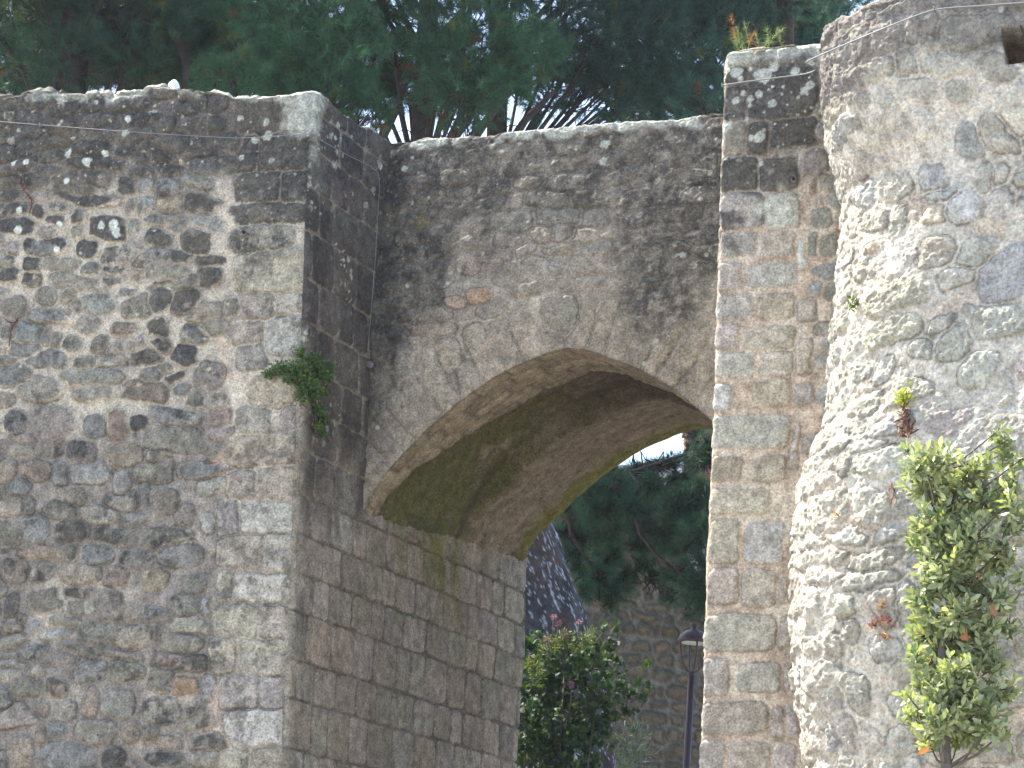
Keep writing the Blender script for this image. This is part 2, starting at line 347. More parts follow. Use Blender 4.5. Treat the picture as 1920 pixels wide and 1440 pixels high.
# ------------------------------------------------------------------ left rampart: traced stones (crop px -> picture px / 4)
TR = {(0, 180): [(785,1000,290,170,10,.95),(1180,1070,200,150,20,.6),(900,1180,320,150,5,.35),(1260,1210,250,60,15,.4),(350,1120,320,130,8,.45),(650,1140,180,130,5,.7),(240,1250,110,110,0,.6),(450,1270,250,80,10,0),(640,1310,150,100,0,.1),(1030,1240,140,120,20,.5),(860,1290,160,90,0,.35),(530,1390,340,110,8,.1),(60,1350,180,120,0,.7),(215,1380,120,110,0,.4),(1080,830,170,130,0,0),(1260,820,190,120,0,0),(1500,820,260,110,10,.5),(700,620,240,150,15,.3),(960,690,160,150,0,.5),(1230,690,210,140,10,.3),(600,780,500,70,8,.6),(1180,430,180,80,10,.9),(950,430,150,100,0,.4),(640,400,350,110,5,.9),(250,640,230,110,10,.3),(60,650,150,80,0,.2),(80,750,150,80,0,.6),(100,860,220,80,0,.4),(290,880,120,110,0,.6),(440,830,180,120,0,.3),(420,930,180,100,0,.6),(140,980,320,100,5,.6),(570,910,130,90,0,.2),(590,1010,100,90,0,.1),(1460,1090,230,180,15,.4),(1530,1250,200,60,0,.7),(1200,1410,170,60,0,.8),(1540,1370,200,130,0,.6),(870,1370,220,70,5,.2),(980,970,80,70,0,.1),(1100,560,260,80,5,.8),(1250,560,300,90,10,.8),(700,520,480,90,6,.7),(1050,180,300,110,8,.85),(1600,230,160,110,0,.6)],
 (0, 520): [(320,150,150,110,20,.1),(490,130,80,100,0,.1),(520,220,100,90,0,0),(720,190,250,160,0,.15),(1000,210,230,180,0,.1),(1170,160,190,180,30,.8),(1360,200,200,190,0,.45),(70,230,190,150,0,0),(350,300,260,80,0,0),(190,420,250,150,15,.1),(20,420,90,170,0,.1),(620,370,170,110,0,0),(900,390,170,80,5,.35),(1150,380,150,110,-8,.6),(1180,500,150,90,20,.75),(1440,430,180,130,0,.3),(1350,590,180,160,0,.7),(530,490,120,110,25,0),(740,510,140,110,10,.25),(920,510,110,100,0,0),(1050,590,250,100,0,.3),(820,620,200,70,0,0),(330,620,300,100,0,.2),(590,650,150,90,0,0),(1290,760,130,110,0,.6),(1540,750,220,180,20,.2),(1230,680,130,80,0,.1),(80,730,260,140,0,.1),(270,840,330,150,8,.1),(640,760,420,120,5,.1),(680,870,300,90,0,.2),(1050,860,320,130,10,.05),(1430,900,150,150,0,.4),(1600,940,160,130,0,.1),(90,1080,180,170,0,.3),(380,1080,330,220,0,.1),(850,1110,170,220,-30,0),(690,1110,180,150,0,.05),(990,1110,130,90,0,.45),(1350,1050,420,90,8,.25),(1280,1220,480,160,8,.1),(130,1290,280,90,0,.2),(410,1280,110,130,0,.4),(560,1310,230,140,10,.35),(900,1360,300,160,0,.05)],
 (0, 800): [(1130,240,200,90,10,.1),(1500,330,330,90,0,0),(250,340,280,130,5,.05),(620,340,360,140,3,.2),(530,530,130,110,0,.1),(900,550,270,110,0,.3),(1220,570,180,170,-10,.1),(420,640,200,90,15,.35),(710,660,280,120,5,.2),(990,690,160,80,0,.2),(210,770,220,200,0,.15),(500,800,270,150,-5,.5),(830,820,300,110,3,.25),(1180,840,380,120,0,.3),(260,950,290,80,8,.1),(490,950,110,110,0,.4),(680,960,230,130,0,.2),(980,980,230,120,0,.25),(1300,960,280,150,0,.2),(250,1080,180,130,0,.25),(60,1090,220,150,0,.25),(530,1110,290,140,0,.2),(810,1140,190,150,5,.3),(1110,1150,190,130,0,.05),(1400,1180,160,120,0,.15)],
 (0, 1080): [(300,200,250,140,0,.05),(480,150,120,60,0,.5),(600,155,80,50,0,.3),(500,250,130,100,0,.1),(760,220,180,190,0,.1),(610,220,80,110,0,0),(30,240,110,150,0,.6),(930,310,150,110,0,0),(1110,300,190,90,10,.4),(1330,220,200,120,10,.15),(1380,385,260,110,5,0),(1300,510,280,120,0,0),(910,460,340,150,-3,.3),(1115,440,50,140,0,.8),(400,350,200,70,0,0),(370,435,200,45,3,0),(60,370,160,110,0,.2),(180,560,220,150,0,.3),(520,560,240,60,12,.2),(610,720,220,120,-10,.2),(890,700,260,150,5,.3),(1270,650,440,80,5,.5),(1150,790,180,140,0,.1),(1500,840,80,130,0,0),(345,855,160,90,15,.35),(225,725,70,90,0,.3),(110,860,260,130,-5,.1),(620,955,90,150,5,0),(820,970,240,190,5,.05),(1140,1010,240,180,-15,.4),(425,1015,150,110,0,.2),(200,1010,160,90,0,0),(355,1170,160,110,0,.1),(660,1170,270,140,8,.15),(930,1180,100,110,0,.1),(1060,1190,110,100,0,.1),(1440,1240,330,110,0,.4),(1400,1080,220,150,0,.35),(80,1340,180,200,0,.15),(430,1350,400,180,5,.1),(770,1370,160,130,0,.7),(1160,1370,340,130,0,.4),(1460,1370,200,110,0,.15)]}
SPC = {(0,180,1260,820): (.33,.28,.2), (0,180,1080,830): (.27,.29,.29), (0,520,850,1110): (.27,.19,.16), (0,520,560,1310): (.17,.14,.16), (0,520,900,1360): (.27,.22,.18), (0,800,810,1140): (.25,.19,.17), (0,800,1110,1150): (.33,.28,.2), (0,1080,370,435): (.4,.45,.5), (0,520,190,420): (.24,.28,.29), (0,520,720,190): (.27,.29,.28), (0,1080,1380,385): (.38,.37,.31), (0,800,260,950): (.3,.22,.17)}
def left_stones():
    out = []
    for (ox, oy), L in TR.items():
        for x, y, w, h, a, d in L:
            u, z = pf(ox + x / 4, oy + y / 4); col = SPC.get((ox, oy, x, y))
            if col is not None: col = np.array(col) * .6 + np.array((.24, .23, .20)) * .4
            out.append(stone(u, z, w / 4 * .00325 * .97, h / 4 * .0034 * .97, -a, rng.uniform(2.3, 3.4), rng.uniform(.012, .028), col, d))
    for x, y, w, h, c in ((1590,1060,210,120,(.28,.225,.205)), (1590,440,230,85,(.31,.31,.28)), (1470,265,70,130,(.29,.30,.30)), (1320,830,160,90,(.30,.22,.16)), (1510,720,70,90,(.35,.36,.34)),(1040,540,60,140,(.29,.30,.31))):
        oy = {1060:520,440:800,265:1080,830:1080,720:800,540:800}[y]
        u, z = pf(x / 4, oy + y / 4); out.append(stone(u, z, w / 4 * .00325, h / 4 * .0034, 0, 3.2, .018, c, 0))
    return out
QL = [(445,188,522,250,.9),(525,182,588,248,.2),(445,252,480,320,.95),(483,252,584,318,.85),(440,328,522,378,.85),(525,325,580,375,.6),(437,383,580,416,.8),(437,425,535,468,.3),(440,472,566,545,.05),(440,555,505,600,.05),(512,548,572,586,0),(435,605,486,640,0),(490,592,566,662,.05),(440,644,488,690,.1),(465,705,545,765,0),(440,768,488,815,0),(520,755,560,812,0),(415,818,552,875,0),(415,890,470,938,0),(475,880,550,940,0),(400,946,432,1000,0),(440,945,548,998,0),(395,1005,478,1065,0),(485,1002,546,1072,0),(395,1075,420,1128,0),(430,1080,542,1130,0),(385,1138,462,1192,.1),(474,1138,540,1192,.1),(430,1200,536,1262,0),(378,1200,425,1262,.35),(400,1268,462,1325,0),(473,1272,534,1322,0),(412,1330,532,1398,0),(395,1406,440,1446,0),(450,1406,530,1470,0)]
QC = {(440,945):(.38,.39,.38),(412,1330):(.42,.42,.43),(430,1080):(.44,.43,.41),(440,472):(.36,.335,.27),(415,818):(.34,.29,.23),(525,182):(.42,.42,.36),(475,880):(.35,.31,.27),(465,705):(.35,.31,.25),(490,592):(.35,.36,.35),(512,548):(.42,.40,.37)}
def box_stones(L, f, prot=(.012, .02), p=5.5, QC={}):
    out = []
    for x0, y0, x1, y1, d in L:
        a, za = f(x0, (y0 + y1) / 2); b, zb = f(x1, (y0 + y1) / 2); _, zt = f((x0 + x1) / 2, y0); _, zz = f((x0 + x1) / 2, y1)
        col = QC.get((x0, y0)); 
        if col is not None: col = tuple(np.array(col) * .55 + np.array((.31, .29, .25)) * .45 * (np.mean(col) / .29))
        if col is None: col = tuple(np.array((.32, .30, .27)) * rng.uniform(.9, 1.1) * np.array([1, rng.uniform(.96, 1.02), rng.uniform(.92, 1.08)]))
        out.append(stone((a + b) / 2, (zt + zz) / 2, b - a - .004, zt - zz - .004, 0, p * rng.uniform(.75, 1.3), rng.uniform(*prot), col, d))
    return out
TOPL = [(0,180),(44,174),(59,170),(107,171),(123,174),(146,174),(182,174),(222,172),(253,170),(277,164),(309,161),(340,166),(372,171),(404,174),(443,183),(495,180),(554,174),(586,171)]
TOPJ = [(586,171),(610,186),(641,212),(673,233),(704,247),(736,269)]
tl = np.array([pf(*p) for p in TOPL]); tj = np.array([pj(*p) for p in TOPJ])
def c0u(z): return lerp(z, [3.0, 7.25], [pf(530, 1440)[0], 0.0])          # the corner leans a little
_c2 = [pj(980, 1045), pj(975, 1150), pj(950, 1440)]
def c2d(z): return lerp(z, [_c2[2][1], _c2[1][1], _c2[0][1]], [_c2[2][0], _c2[1][0], _c2[0][0]]) + .012 * fbm(z * 1.0, z * 0 + 3.3, 6, 3, 4)

def rampart():
    root = empty('rampart_wall', C0 - E_D * 1.5, 'long rubble stone rampart wall with dressed corner stones left of the arched gateway', 'wall')
    uf = np.concatenate([np.arange(-6, -2.4, .08), np.arange(-2.4, -.062, .0066), np.linspace(-.06, .06, 24), np.arange(.066, 1.25, .0085), np.arange(1.25, 3.42, .0115), np.linspace(3.42, 3.5, 8), np.arange(3.6, 6.5, .15)])
    RC = .06; BDJ = 3.45
    def plan(U, Z):
        cu = c0u(Z)[..., None]; base = C0 + E_D * (cu + (.012 * fbm(Z, Z * 0 + 2, 2.6, 4, 45, .6))[..., None]); base[..., 2] = 0
        f1 = base + E_D * np.minimum(U, 0)[..., None]
        dj = np.clip(U, 0, BDJ) * (c2d(Z) / BDJ); p = f1 + E_J * dj[..., None]
        p = p - E_D * np.maximum(U - BDJ, 0)[..., None]
        # round the front corner
        k = np.clip(1 - np.abs(U) / RC, 0, 1) ** 2 * RC * (.38 + .35 * fbm(Z, Z * 0, 4, 3, 44))
        return p - (unit(N_F + N_J) * 1.0) * k[..., None]
    def normal(u):
        t = sst(-.06, .06, u)[:, None]; t2 = sst(3.42, 3.5, u)[:, None]
        return unit((N_F * (1 - t) + N_J * t) * (1 - t2) - N_F * t2)
    def ztop(u):
        z = np.where(u <= 0, lerp(u, tl[:, 0], tl[:, 1]), lerp(u, tj[:, 0], tj[:, 1])); z = np.where(u > 1.2, 7.25, z)
        return z + .012 * fbm(u, u * 0, 7, 3, 21) + .006 * fbm(u, u * 0 + 9, 30, 2, 22)
    q = box_stones(QL, pf, QC=QC); ex = left_stones()
    st = rubble(-6, -.38, 2.4, 7.6, (.06, .14), (.09, .3), explicit=ex + q, seed=3)
    jq = courses(.0, 3.5, .3, 7.5, (.23, .31), (.17, .36), 7, (.006, .014), 8, .008)
    for s_ in jq: s_[8:11] = list(np.array((.26, .242, .22)) * rng.uniform(.80, 1.15) * np.array([rng.uniform(.97, 1.08), 1, rng.uniform(.92, 1.05)]))
    def paint(U, V):
        st2 = [s_ for s_ in st if not (s_[0] > -.36 and s_ not in q)]
        i1, e1, h1, c1, d1 = relief(U, V, st2, .009, .03, .010, 31, (.02, .013), .006, swell=.020)
        isq = np.array([s_ in q for s_ in st2])[i1]
        i2, e2, h2, c2, d2 = relief(U, V, jq, .008, .014, .005, 41, (.008, .004), .003)
        m = U > 0
        e = np.where(m, e2, e1); H = np.where(m, h2, h1); C = np.where(m[..., None], c2, c1); dk = np.where(m, 0, d1)
        C = C * (.86 + .34 * fbm(U, V, 14, 5, 51, .7))[..., None]; C = mix(C, (.085, .083, .078), sst(.08, .4, fbm(U, V, 7, 6, 50, .75)) * .65 * ~m * sst(-.1, -.7, U - .3 - .5))
        C = mix(C, (.075, .072, .068), cells(U, V, .045, .35, .002, .008, 47, .8) * .6 * ~m)
        # dark lichen coat on the upper part of individual stones
        C = crusted(C, U, V, sst(.0, .3, dk * 1.45 - .36 + .7 * fbm(U, V, 10, 5, 52, .7)), 53, amt=.82)
        # mortar
        _, zA = pf(200, 360); _, zB = pf(200, 720); _, zC = pf(200, 900)
        pale = sst(.18, .6, .5 * fbm(U, V, 3, 3, 54) + lerp(V, [3, zC, zB, zA - .25, zA + .1, 7.4], [.12, .12, .55, .55, .2, .1]) + np.where(U > -.45, .2, 0))
        mort = mix(np.broadcast_to(np.array((.225, .205, .19)), C.shape) * (1 + .3 * fbm(U, V, 18, 4, 55, .7))[..., None], (.44, .40, .345), pale)
        mort = mix(mort, (.55, .42, .33), sst(.1, .5, fbm(U, V, 4, 2, 56)) * ((U > -.55) & (U < 0)) * .4)
        mj = np.where((V > 4.7)[..., None], np.array((.26, .235, .21)), np.array((.15, .135, .12))) * (1 + .3 * fbm(U, V, 12, 3, 57))[..., None]
        mort = np.where(m[..., None], mj, mort)
        smear = .007 + .016 * fbm(U, V, 7, 4, 58, .65)
        mm = np.where(m, sst(-.003, .003, e), sst(-.007, .004, e + smear * (1 - (U > -.45)) * .8 - .001))
        C = mix(C, mort, mm)
        C = C * (1 - .5 * np.exp(-((e + .001) / .004) ** 2) * sst(-.15, .3, fbm(U, V, 5, 3, 59)))[..., None]
        C = C * np.where((U < -.5) & (V < 5.6), .94, 1.)[..., None]
        # black crust running down from the top
        _, z3 = pf(300, 330); low = lerp(U, [-2.3, -1.3, -.5, -.42, 0], [z3 + .1, z3, z3 - .03, 6.55, 6.5])
        cf = sst(-.28, .30, V - low + .75 * fbm(U * 1.0, V * .8, 1.6, 5, 61, .62))
        g = np.where(e > 0, .8, 1.)
        C = np.where(m[..., None], C, crusted(C, U, V, cf * g * .86, 62))
        # return face: black above, fading where the arch shelters it
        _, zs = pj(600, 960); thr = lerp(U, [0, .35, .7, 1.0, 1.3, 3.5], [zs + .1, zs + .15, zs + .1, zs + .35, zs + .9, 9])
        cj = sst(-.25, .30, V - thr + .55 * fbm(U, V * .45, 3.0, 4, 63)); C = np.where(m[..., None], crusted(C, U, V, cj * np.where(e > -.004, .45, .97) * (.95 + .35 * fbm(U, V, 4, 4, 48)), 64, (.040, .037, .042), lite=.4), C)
        edge = sst(.22, .0, np.abs(U - .1)) * (V < 5.0) * sst(-.2, .3, fbm(U, V, 3, 3, 65)); C = np.where(m[..., None], crusted(C, U, V, edge * .6, 66), C)
        C = mix(C, np.array((.27, .25, .215)) * (1 + .3 * fbm(U, V, 20, 4, 46))[..., None], sst(.16, .01, U + .06 * fbm(U, V, 5, 3, 43)) * sst(6.1, 5.3, V + .3 * fbm(U * 0, V, 3, 3, 42)) * .75 * m)
        # green algae under the springing
        al = np.exp(-((U - 2.05) / .28) ** 2) * sst(3.2, 4.8, V) * sst(-.25, .35, fbm(U * 1.6, V * .35, 3.0, 4, 67)) + .5 * np.exp(-((U - 1.35) / .14) ** 2) * sst(3.9, 4.5, V) * sst(-.2, .4, fbm(U * 2, V * .4, 3, 3, 68))
        C = mix(C, (.125, .125, .035), np.clip(al, 0, .8) * m)
        dk2 = np.exp(-((U - 2.5) / .2) ** 2) * sst(4.1, 4.7, V) * sst(-.2, .3, fbm(U * 2, V * .5, 4, 3, 69)); C = mix(C, (.05, .05, .035), np.clip(dk2, 0, .75) * m)
        # pale lichen
        top = ztop(U[0])[None] - V
        L1 = cells(U, V, .16, .5, .012, .034, 71) * sst(.9, .2, top) * (~m | (U < 1.1)); L1 = np.maximum(L1, cells(U, V, .06, .25, .003, .010, 72) * sst(1.6, .2, top) * ~m)
        L2 = cells(U, V, .055, .6, .006, .024, 73, .6) * sst(2.4, 1.9, top) * sst(-.12, .15, fbm(U, V, 2.2, 2, 74) + .15 * (.35 - U)) * (U > -.03) * (U < .6)
        Ltop = sst(.07, .01, top + .07 * fbm(U, V, 8, 3, 75)) * sst(.0, .2, fbm(U, V, 3.5, 3, 76) + .04)
        uq, zq = pf(562, 208); Lq = sst(.15, .08, np.hypot((U - uq) * 1.0, (V - zq) * .8) + .10 * fbm(U, V, 10, 4, 77)) + sst(.13, .05, np.hypot(U - .05, (V - 7.15) * .35) + .06 * fbm(U, V, 10, 3, 78))
        LL = np.clip(L1 + L2 + Ltop + Lq, 0, 1); C = mix(C, np.array(LICH) * np.ones(3), LL * (.72 + .4 * fbm(U, V, 30, 3, 49))); H = H + LL * .002
        for x, y, r_ in ((755,980,32),(850,975,40),(870,1020,36),(880,1055,22),(1160,1022,13),(130,1005,32),(145,868,28),(515,430,34),(785,438,26),(660,498,36),(110,508,26),(205,503,22),(500,640,26),(960,180,26),(440,965,24),(420,1160,22)):
            uu, zz = pf(x / 4, 180 + y / 4); d = np.hypot(U - uu, V - zz) / (1 + .35 * fbm(U, V, 40, 2, int(x)))
            s_ = sst(r_ * .00083 * 1.15, r_ * .00083 * .9, d); C = mix(C, (.5, .54, .52), s_ * .92)
        C = mix(C, (.45, .41, .30), cells(U, V, .11, .22, .004, .014, 79, .6) * (~m) * (V > 5.2) * .8)
        # worn corner
        H = H * (1 - .5 * np.exp(-(U / .03) ** 2)) - .012 * np.exp(-(U / .05) ** 2) * np.clip(fbm(V, V * 0 + 7, 5, 3, 80) + .2, 0, 1)
        return H, C
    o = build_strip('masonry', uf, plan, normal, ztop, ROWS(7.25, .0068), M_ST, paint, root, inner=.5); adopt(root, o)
    # rubble core that fills the wall
    a = C0 - N_F * .35 - E_D * 6 - N_J * 0; pts = [C0 + (-N_F) * .3 - E_D * .5 - E_D * 5.4, C0 - N_F * .3 - N_J * .35, C0 + E_J * 3.2 - N_J * .4, C0 + E_J * 3.2 - E_D * 5.9]
    V = [(*p[:2], z) for z in (0.02, 7.12) for p in pts]; f = [0,1,5,4, 1,2,6,5, 2,3,7,6, 3,0,4,7, 4,5,6,7, 3,2,1,0]
    o = mesh_np('wall_core', V, f, [4] * 6, M_ST, None, np.full((8, 3), .2), False); adopt(root, o)
    return root
rampart()

# ------------------------------------------------------------------ gate wall with arch
_arch_px = [(685,958),(697,925),(720,890),(745,862),(770,835),(820,788),(870,745),(915,714),(960,690),(1020,662),(1065,650)]
ap = np.array([pg(*p) for p in _arch_px]); ap = np.concatenate([[[0.0, ap[0, 1] - .005]], ap])
UA = ap[-1, 0]; _m = ap[::-1].copy(); _m[:, 0] = 2 * UA - _m[:, 0]; 
ARC = np.concatenate([ap, _m[1:]])
def arc_z(u): return lerp(u, ARC[:, 0], ARC[:, 1])
def arc_param(n):
    d = np.concatenate([[0], np.cumsum(np.hypot(*np.diff(ARC, axis=0).T))]); s = np.linspace(0, d[-1], n)
    uu = np.interp(s, d, ARC[:, 0]); zz = np.interp(s, d, ARC[:, 1])
    k = max(3, n // 28); ker = np.ones(k) / k                      # soften the traced corners
    pu = np.concatenate([2 * uu[0] - uu[k:0:-1], uu, 2 * uu[-1] - uu[-2:-k - 2:-1]]); pz = np.concatenate([2 * zz[0] - zz[k:0:-1], zz, 2 * zz[-1] - zz[-2:-k - 2:-1]])
    return s, np.convolve(pu, ker, 'same')[k:-k], np.convolve(pz, ker, 'same')[k:-k]
TOPG = [(719,277),(731,271),(759,266),(798,259),(873,257),(917,253),(976,245),(1032,241),(1079,234),(1143,230),(1194,226),(1258,224),(1305,216),(1352,212)]
tg = np.array([[(hit(x, y, G0 + E_J * .2, N_F) - G0 - E_J * .2) @ E_D, hit(x, y, G0 + E_J * .2, N_F)[2]] for x, y in TOPG])
GW = 2 * UA
def gate():
    root = empty('gateway', G0 + E_D * 1.33, 'dark weathered stone wall pierced by a pointed arch between the rampart and the pier', 'gateway')
    n = 460; s, uc, zc = arc_param(n); uc[0] = 0
    SP = zc[0]
    jit = .008 * fbm(s, s * 0, 4, 3, 90) + .004 * fbm(s, s * 0, 20, 2, 91)
    nrm = np.stack([-np.gradient(zc), np.gradient(uc)], -1); nrm /= np.linalg.norm(nrm, axis=1)[:, None]      # pointing out of the opening (up)
    uc2, zc2 = uc + nrm[:, 0] * jit, zc + nrm[:, 1] * jit
    ztf = lambda u: lerp(u, tg[:, 0], tg[:, 1]) + .010 * fbm(u, u * 0, 8, 3, 92) + .006 * fbm(u, u * 0, 28, 2, 93)
    zt = ztf(uc); rr = .022
    t = np.concatenate([[0, .004, .01], np.linspace(.02, 1, 330)])
    Z = zc2[None] + (zt - rr - zc2)[None] * t[:, None]; U = uc[None] + (uc2 - uc)[None] * (1 - t[:, None]) ** 6
    # stones
    ex = []
    k = 0; sv = .1
    while sv < s[-1] - .05:
        w = rng.uniform(.10, .17); j = int(np.searchsorted(s, sv + w / 2)); j = min(j, n - 1); L = rng.uniform(.30, .44)
        cu, cz = uc[j] + nrm[j, 0] * (L / 2 + .015), zc[j] + nrm[j, 1] * (L / 2 + .015)
        a = math.degrees(math.atan2(nrm[j, 1], nrm[j, 0]))
        ex.append(stone(cu, cz, L, w - .012, a, 3.6, rng.uniform(.006, .014), np.array((.27, .245, .21)) * rng.uniform(.75, 1.25), 0)); sv += w
    for x, y, w_, h_, c in ((890,551,40,26,(.38,.23,.13)),(845,566,34,22,(.36,.26,.21)),(875,497,28,20,(.32,.22,.17)),(858,690,26,60,(.33,.34,.33)),(1310,605,34,26,(.24,.25,.22)),(1065,590,50,64,(.17,.175,.16))):
        u, z = pg(x, y); ex.insert(0, stone(u, z, w_ * .0037, h_ * .0037, 0, 3, .012, c, 0))
    st = rubble(-.1, 2.8, 4.6, 7.5, (.08, .17), (.12, .36), explicit=ex, seed=12, prot=(.004, .014))
    XC = [700,760,800,850,900,960,1000,1040,1080,1120,1160,1200,1280,1340]; YC = [700,690,590,470,430,420,380,430,470,440,560,640,700,520]
    cc = np.array([pg(x, y) for x, y in zip(XC, YC)])
    def paint(U, V):
        idx, e, H, C, dk = relief(U, V, st, .012, .03, .010, 101, (.012, .009), .008, swell=.012)
        C = C * np.array((1.0, .95, .9)) * (1 + .3 * fbm(U, V, 12, 4, 102, .65))[..., None]
        mort = np.broadcast_to(np.array((.30, .265, .225)), C.shape) * (1 + .3 * fbm(U, V, 15, 4, 103))[..., None]
        mort = mix(mort, (.50, .44, .36), sst(.25, .6, fbm(U, V, 6, 3, 104)) * .7)
        C = mix(C, mort, sst(-.012, .004, e + .012 * fbm(U, V, 5, 2, 105)))
        C = mix(C, np.array((.25, .225, .195)) * (1 + .35 * fbm(U, V, 25, 4, 99, .7))[..., None], .5 + .35 * fbm(U, V, 3, 3, 106))                 # lime wash of old render
        C = C * (1 - .5 * np.exp(-((e) / .004) ** 2) * sst(.0, .4, fbm(U, V, 3, 2, 107)))[..., None]
        thr = lerp(U, cc[:, 0], cc[:, 1])
        cm = sst(-.3, .5, V - thr + .5 * fbm(U * 2.2, V * .55, 2.2, 4, 108) + .3 * fbm(U, V, 9, 3, 109))
        cm = np.clip(cm * (.80 + .95 * fbm(U, V, 14, 5, 110, .75)), 0, 1)
        C = crusted(C, U, V, cm * .93, 111, (.04, .038, .04))
        lft = sst(.30, .05, U + .12 * fbm(U, V, 4, 3, 112)) * sst(4.9, 5.5, V); C = crusted(C, U, V, lft * .9, 113, (.04, .04, .042))
        C = mix(C, (.42, .40, .34), cells(U, V, .035, .35, .002, .005, 114, .5) * sst(-.2, .4, fbm(U, V, 5, 2, 115)) * .75)
        top = ztf(U[0])[None] - V
        L = cells(U, V, .17, .4, .010, .030, 116) * sst(1.0, .1, top); L = np.maximum(L, cells(U, V, .3, .25, .012, .022, 118))
        L = np.maximum(L, sst(.09, .04, top + .05 * fbm(U, V, 7, 3, 117)) * sst(-.05, .15, fbm(U, V, 5, 2, 119) + .05))
        C = mix(C, LICH, np.clip(L, 0, 1) * .75)
        ug, zg = pg(775, 410); C = mix(C, (.12, .105, .04), sst(.07, .02, np.hypot(U - ug, (V - zg) * .8) + .05 * fbm(U, V, 14, 3, 120)) * .45)
        return H, C
    # over the top and down the back
    rows = []
    for a in np.linspace(0, math.pi / 2, 8)[1:]: rows.append((uc, zt - rr + rr * math.sin(a), (1 - math.cos(a)) * rr, zt - rr + a * .03))
    for w in (.08, .14, .22, .4, 1.0, 1.8, BD - GD): rows.append((uc, zt + 0, w, zt + .02))
    for k in (.98, .6, .3, .0): rows.append((uc + nrm[:, 0] * .045 * (k == 0), zc + .15 + nrm[:, 1] * .045 * (k == 0) + (zt - zc - .15) * k, BD - GD, zt + .1))
    UU = np.concatenate([U] + [r[0][None] for r in rows]); ZZ = np.concatenate([Z] + [r[1][None] for r in rows]); DD = np.concatenate([np.zeros_like(U)] + [np.full((1, n), r[2]) for r in rows]); VV = np.concatenate([Z] + [r[3][None] for r in rows])
    H, C = paint(UU, VV)
    fd = np.ones(UU.shape[0]); fd[:6] = [0, .25, .5, .8, .9, 1]; fd[-12:] = .3; fd[-5:] = 0
    lean = lerp(ZZ, [4.7, 6.0, 7.3], [0, .02, .2])
    P = G0[None, None] + E_D * UU[..., None] + E_J * (DD + lean * np.clip(1 - DD, 0, 1))[..., None] + N_F * (H * fd[:, None])[..., None]; P[..., 2] = ZZ
    P[-12:-5, :, 2] += .015 * fbm(UU[-12:-5], DD[-12:-5], 5, 3, 94)
    o = grid_mesh('wall', P, M_ST, None, C); adopt(root, o)
    # vault: soffit strip from the front arch to the back arch
    DV = np.concatenate([[0, .004, .012, .025], np.arange(.04, BD - GD - .03, .013), [BD - GD - .02, BD - GD]])
    S2, D2 = np.meshgrid(s, DV); sN = s[-1]
    stv = courses(0, BD - GD, 0, sN, (.09, .15), (.16, .34), 6, (.004, .010), 15, .010, swap=True)   # long side along the depth
    stv = [[b, a] + r for a, b, *r in stv] if False else stv
    def vp(D, s_): # stepped profile of the soffit, upward offset
        side = sst(.0, .8, np.minimum(s_, sN - s_))
        m_ = np.minimum(s_, sN - s_); d1 = .17 + .40 * sst(0, 1.3, m_) + .02 * fbm(s_, D, 4, 2, 130)
        up = (.25 - .13 * sst(.6, 1.45, D)) * sst(d1, d1 + .05, D) * (1 - sst(1.46, 1.54, D + .02 * fbm(s_, D, 5, 2, 129)))
        return up * (.02 + .98 * side)
    ux = np.interp(S2, s, uc2); zx = np.interp(S2, s, zc2); nx = np.interp(S2, s, nrm[:, 0]); nz = np.interp(S2, s, nrm[:, 1])
    idx, e, H, C, dk = relief(D2, S2, stv, .010, .02, .010, 131, (.014, .006), .004)
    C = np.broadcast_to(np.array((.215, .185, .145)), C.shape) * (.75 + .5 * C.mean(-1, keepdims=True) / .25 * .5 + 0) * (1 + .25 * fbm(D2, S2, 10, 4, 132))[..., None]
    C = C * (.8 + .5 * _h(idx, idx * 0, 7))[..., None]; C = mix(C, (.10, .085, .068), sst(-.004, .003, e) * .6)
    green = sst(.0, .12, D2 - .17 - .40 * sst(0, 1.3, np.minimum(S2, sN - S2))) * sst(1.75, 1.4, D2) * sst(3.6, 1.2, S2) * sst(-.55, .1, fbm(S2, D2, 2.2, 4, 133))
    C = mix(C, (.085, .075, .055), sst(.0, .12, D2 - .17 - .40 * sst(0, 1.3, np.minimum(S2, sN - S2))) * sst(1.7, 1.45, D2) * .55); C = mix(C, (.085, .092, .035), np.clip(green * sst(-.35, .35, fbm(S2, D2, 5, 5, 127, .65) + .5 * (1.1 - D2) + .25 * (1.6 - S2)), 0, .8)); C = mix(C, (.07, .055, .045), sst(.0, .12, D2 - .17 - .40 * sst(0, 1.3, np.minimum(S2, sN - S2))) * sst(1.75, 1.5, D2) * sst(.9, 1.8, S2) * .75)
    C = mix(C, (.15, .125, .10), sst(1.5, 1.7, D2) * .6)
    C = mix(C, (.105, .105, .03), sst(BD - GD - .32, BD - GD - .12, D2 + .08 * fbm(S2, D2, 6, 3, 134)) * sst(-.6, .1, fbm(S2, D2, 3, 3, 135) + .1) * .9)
    C = mix(C, (.04, .04, .028), sst(.0, .1, .1 - np.abs(D2 - .22 - .40 * sst(0, 1.3, np.minimum(S2, sN - S2)))) * .55)  # shade along the first vault step, painted as a dark band
    C = mix(C, (.045, .04, .03), sst(.0, .12, .12 - np.abs(D2 - 1.40)) * .6 * sst(-.5, .1, fbm(S2, D2, 4, 3, 128)))  # painted shade again, in front of the inner step
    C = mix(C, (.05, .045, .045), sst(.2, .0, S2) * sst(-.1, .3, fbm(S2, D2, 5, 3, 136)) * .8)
    C = mix(C, (.11, .10, .03), sst(.05, 0, D2) * sst(-.1, .3, fbm(S2, D2, 6, 3, 137)) * .6)
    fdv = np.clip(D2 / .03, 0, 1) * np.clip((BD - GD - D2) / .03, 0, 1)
    off = vp(D2, S2) - H * fdv
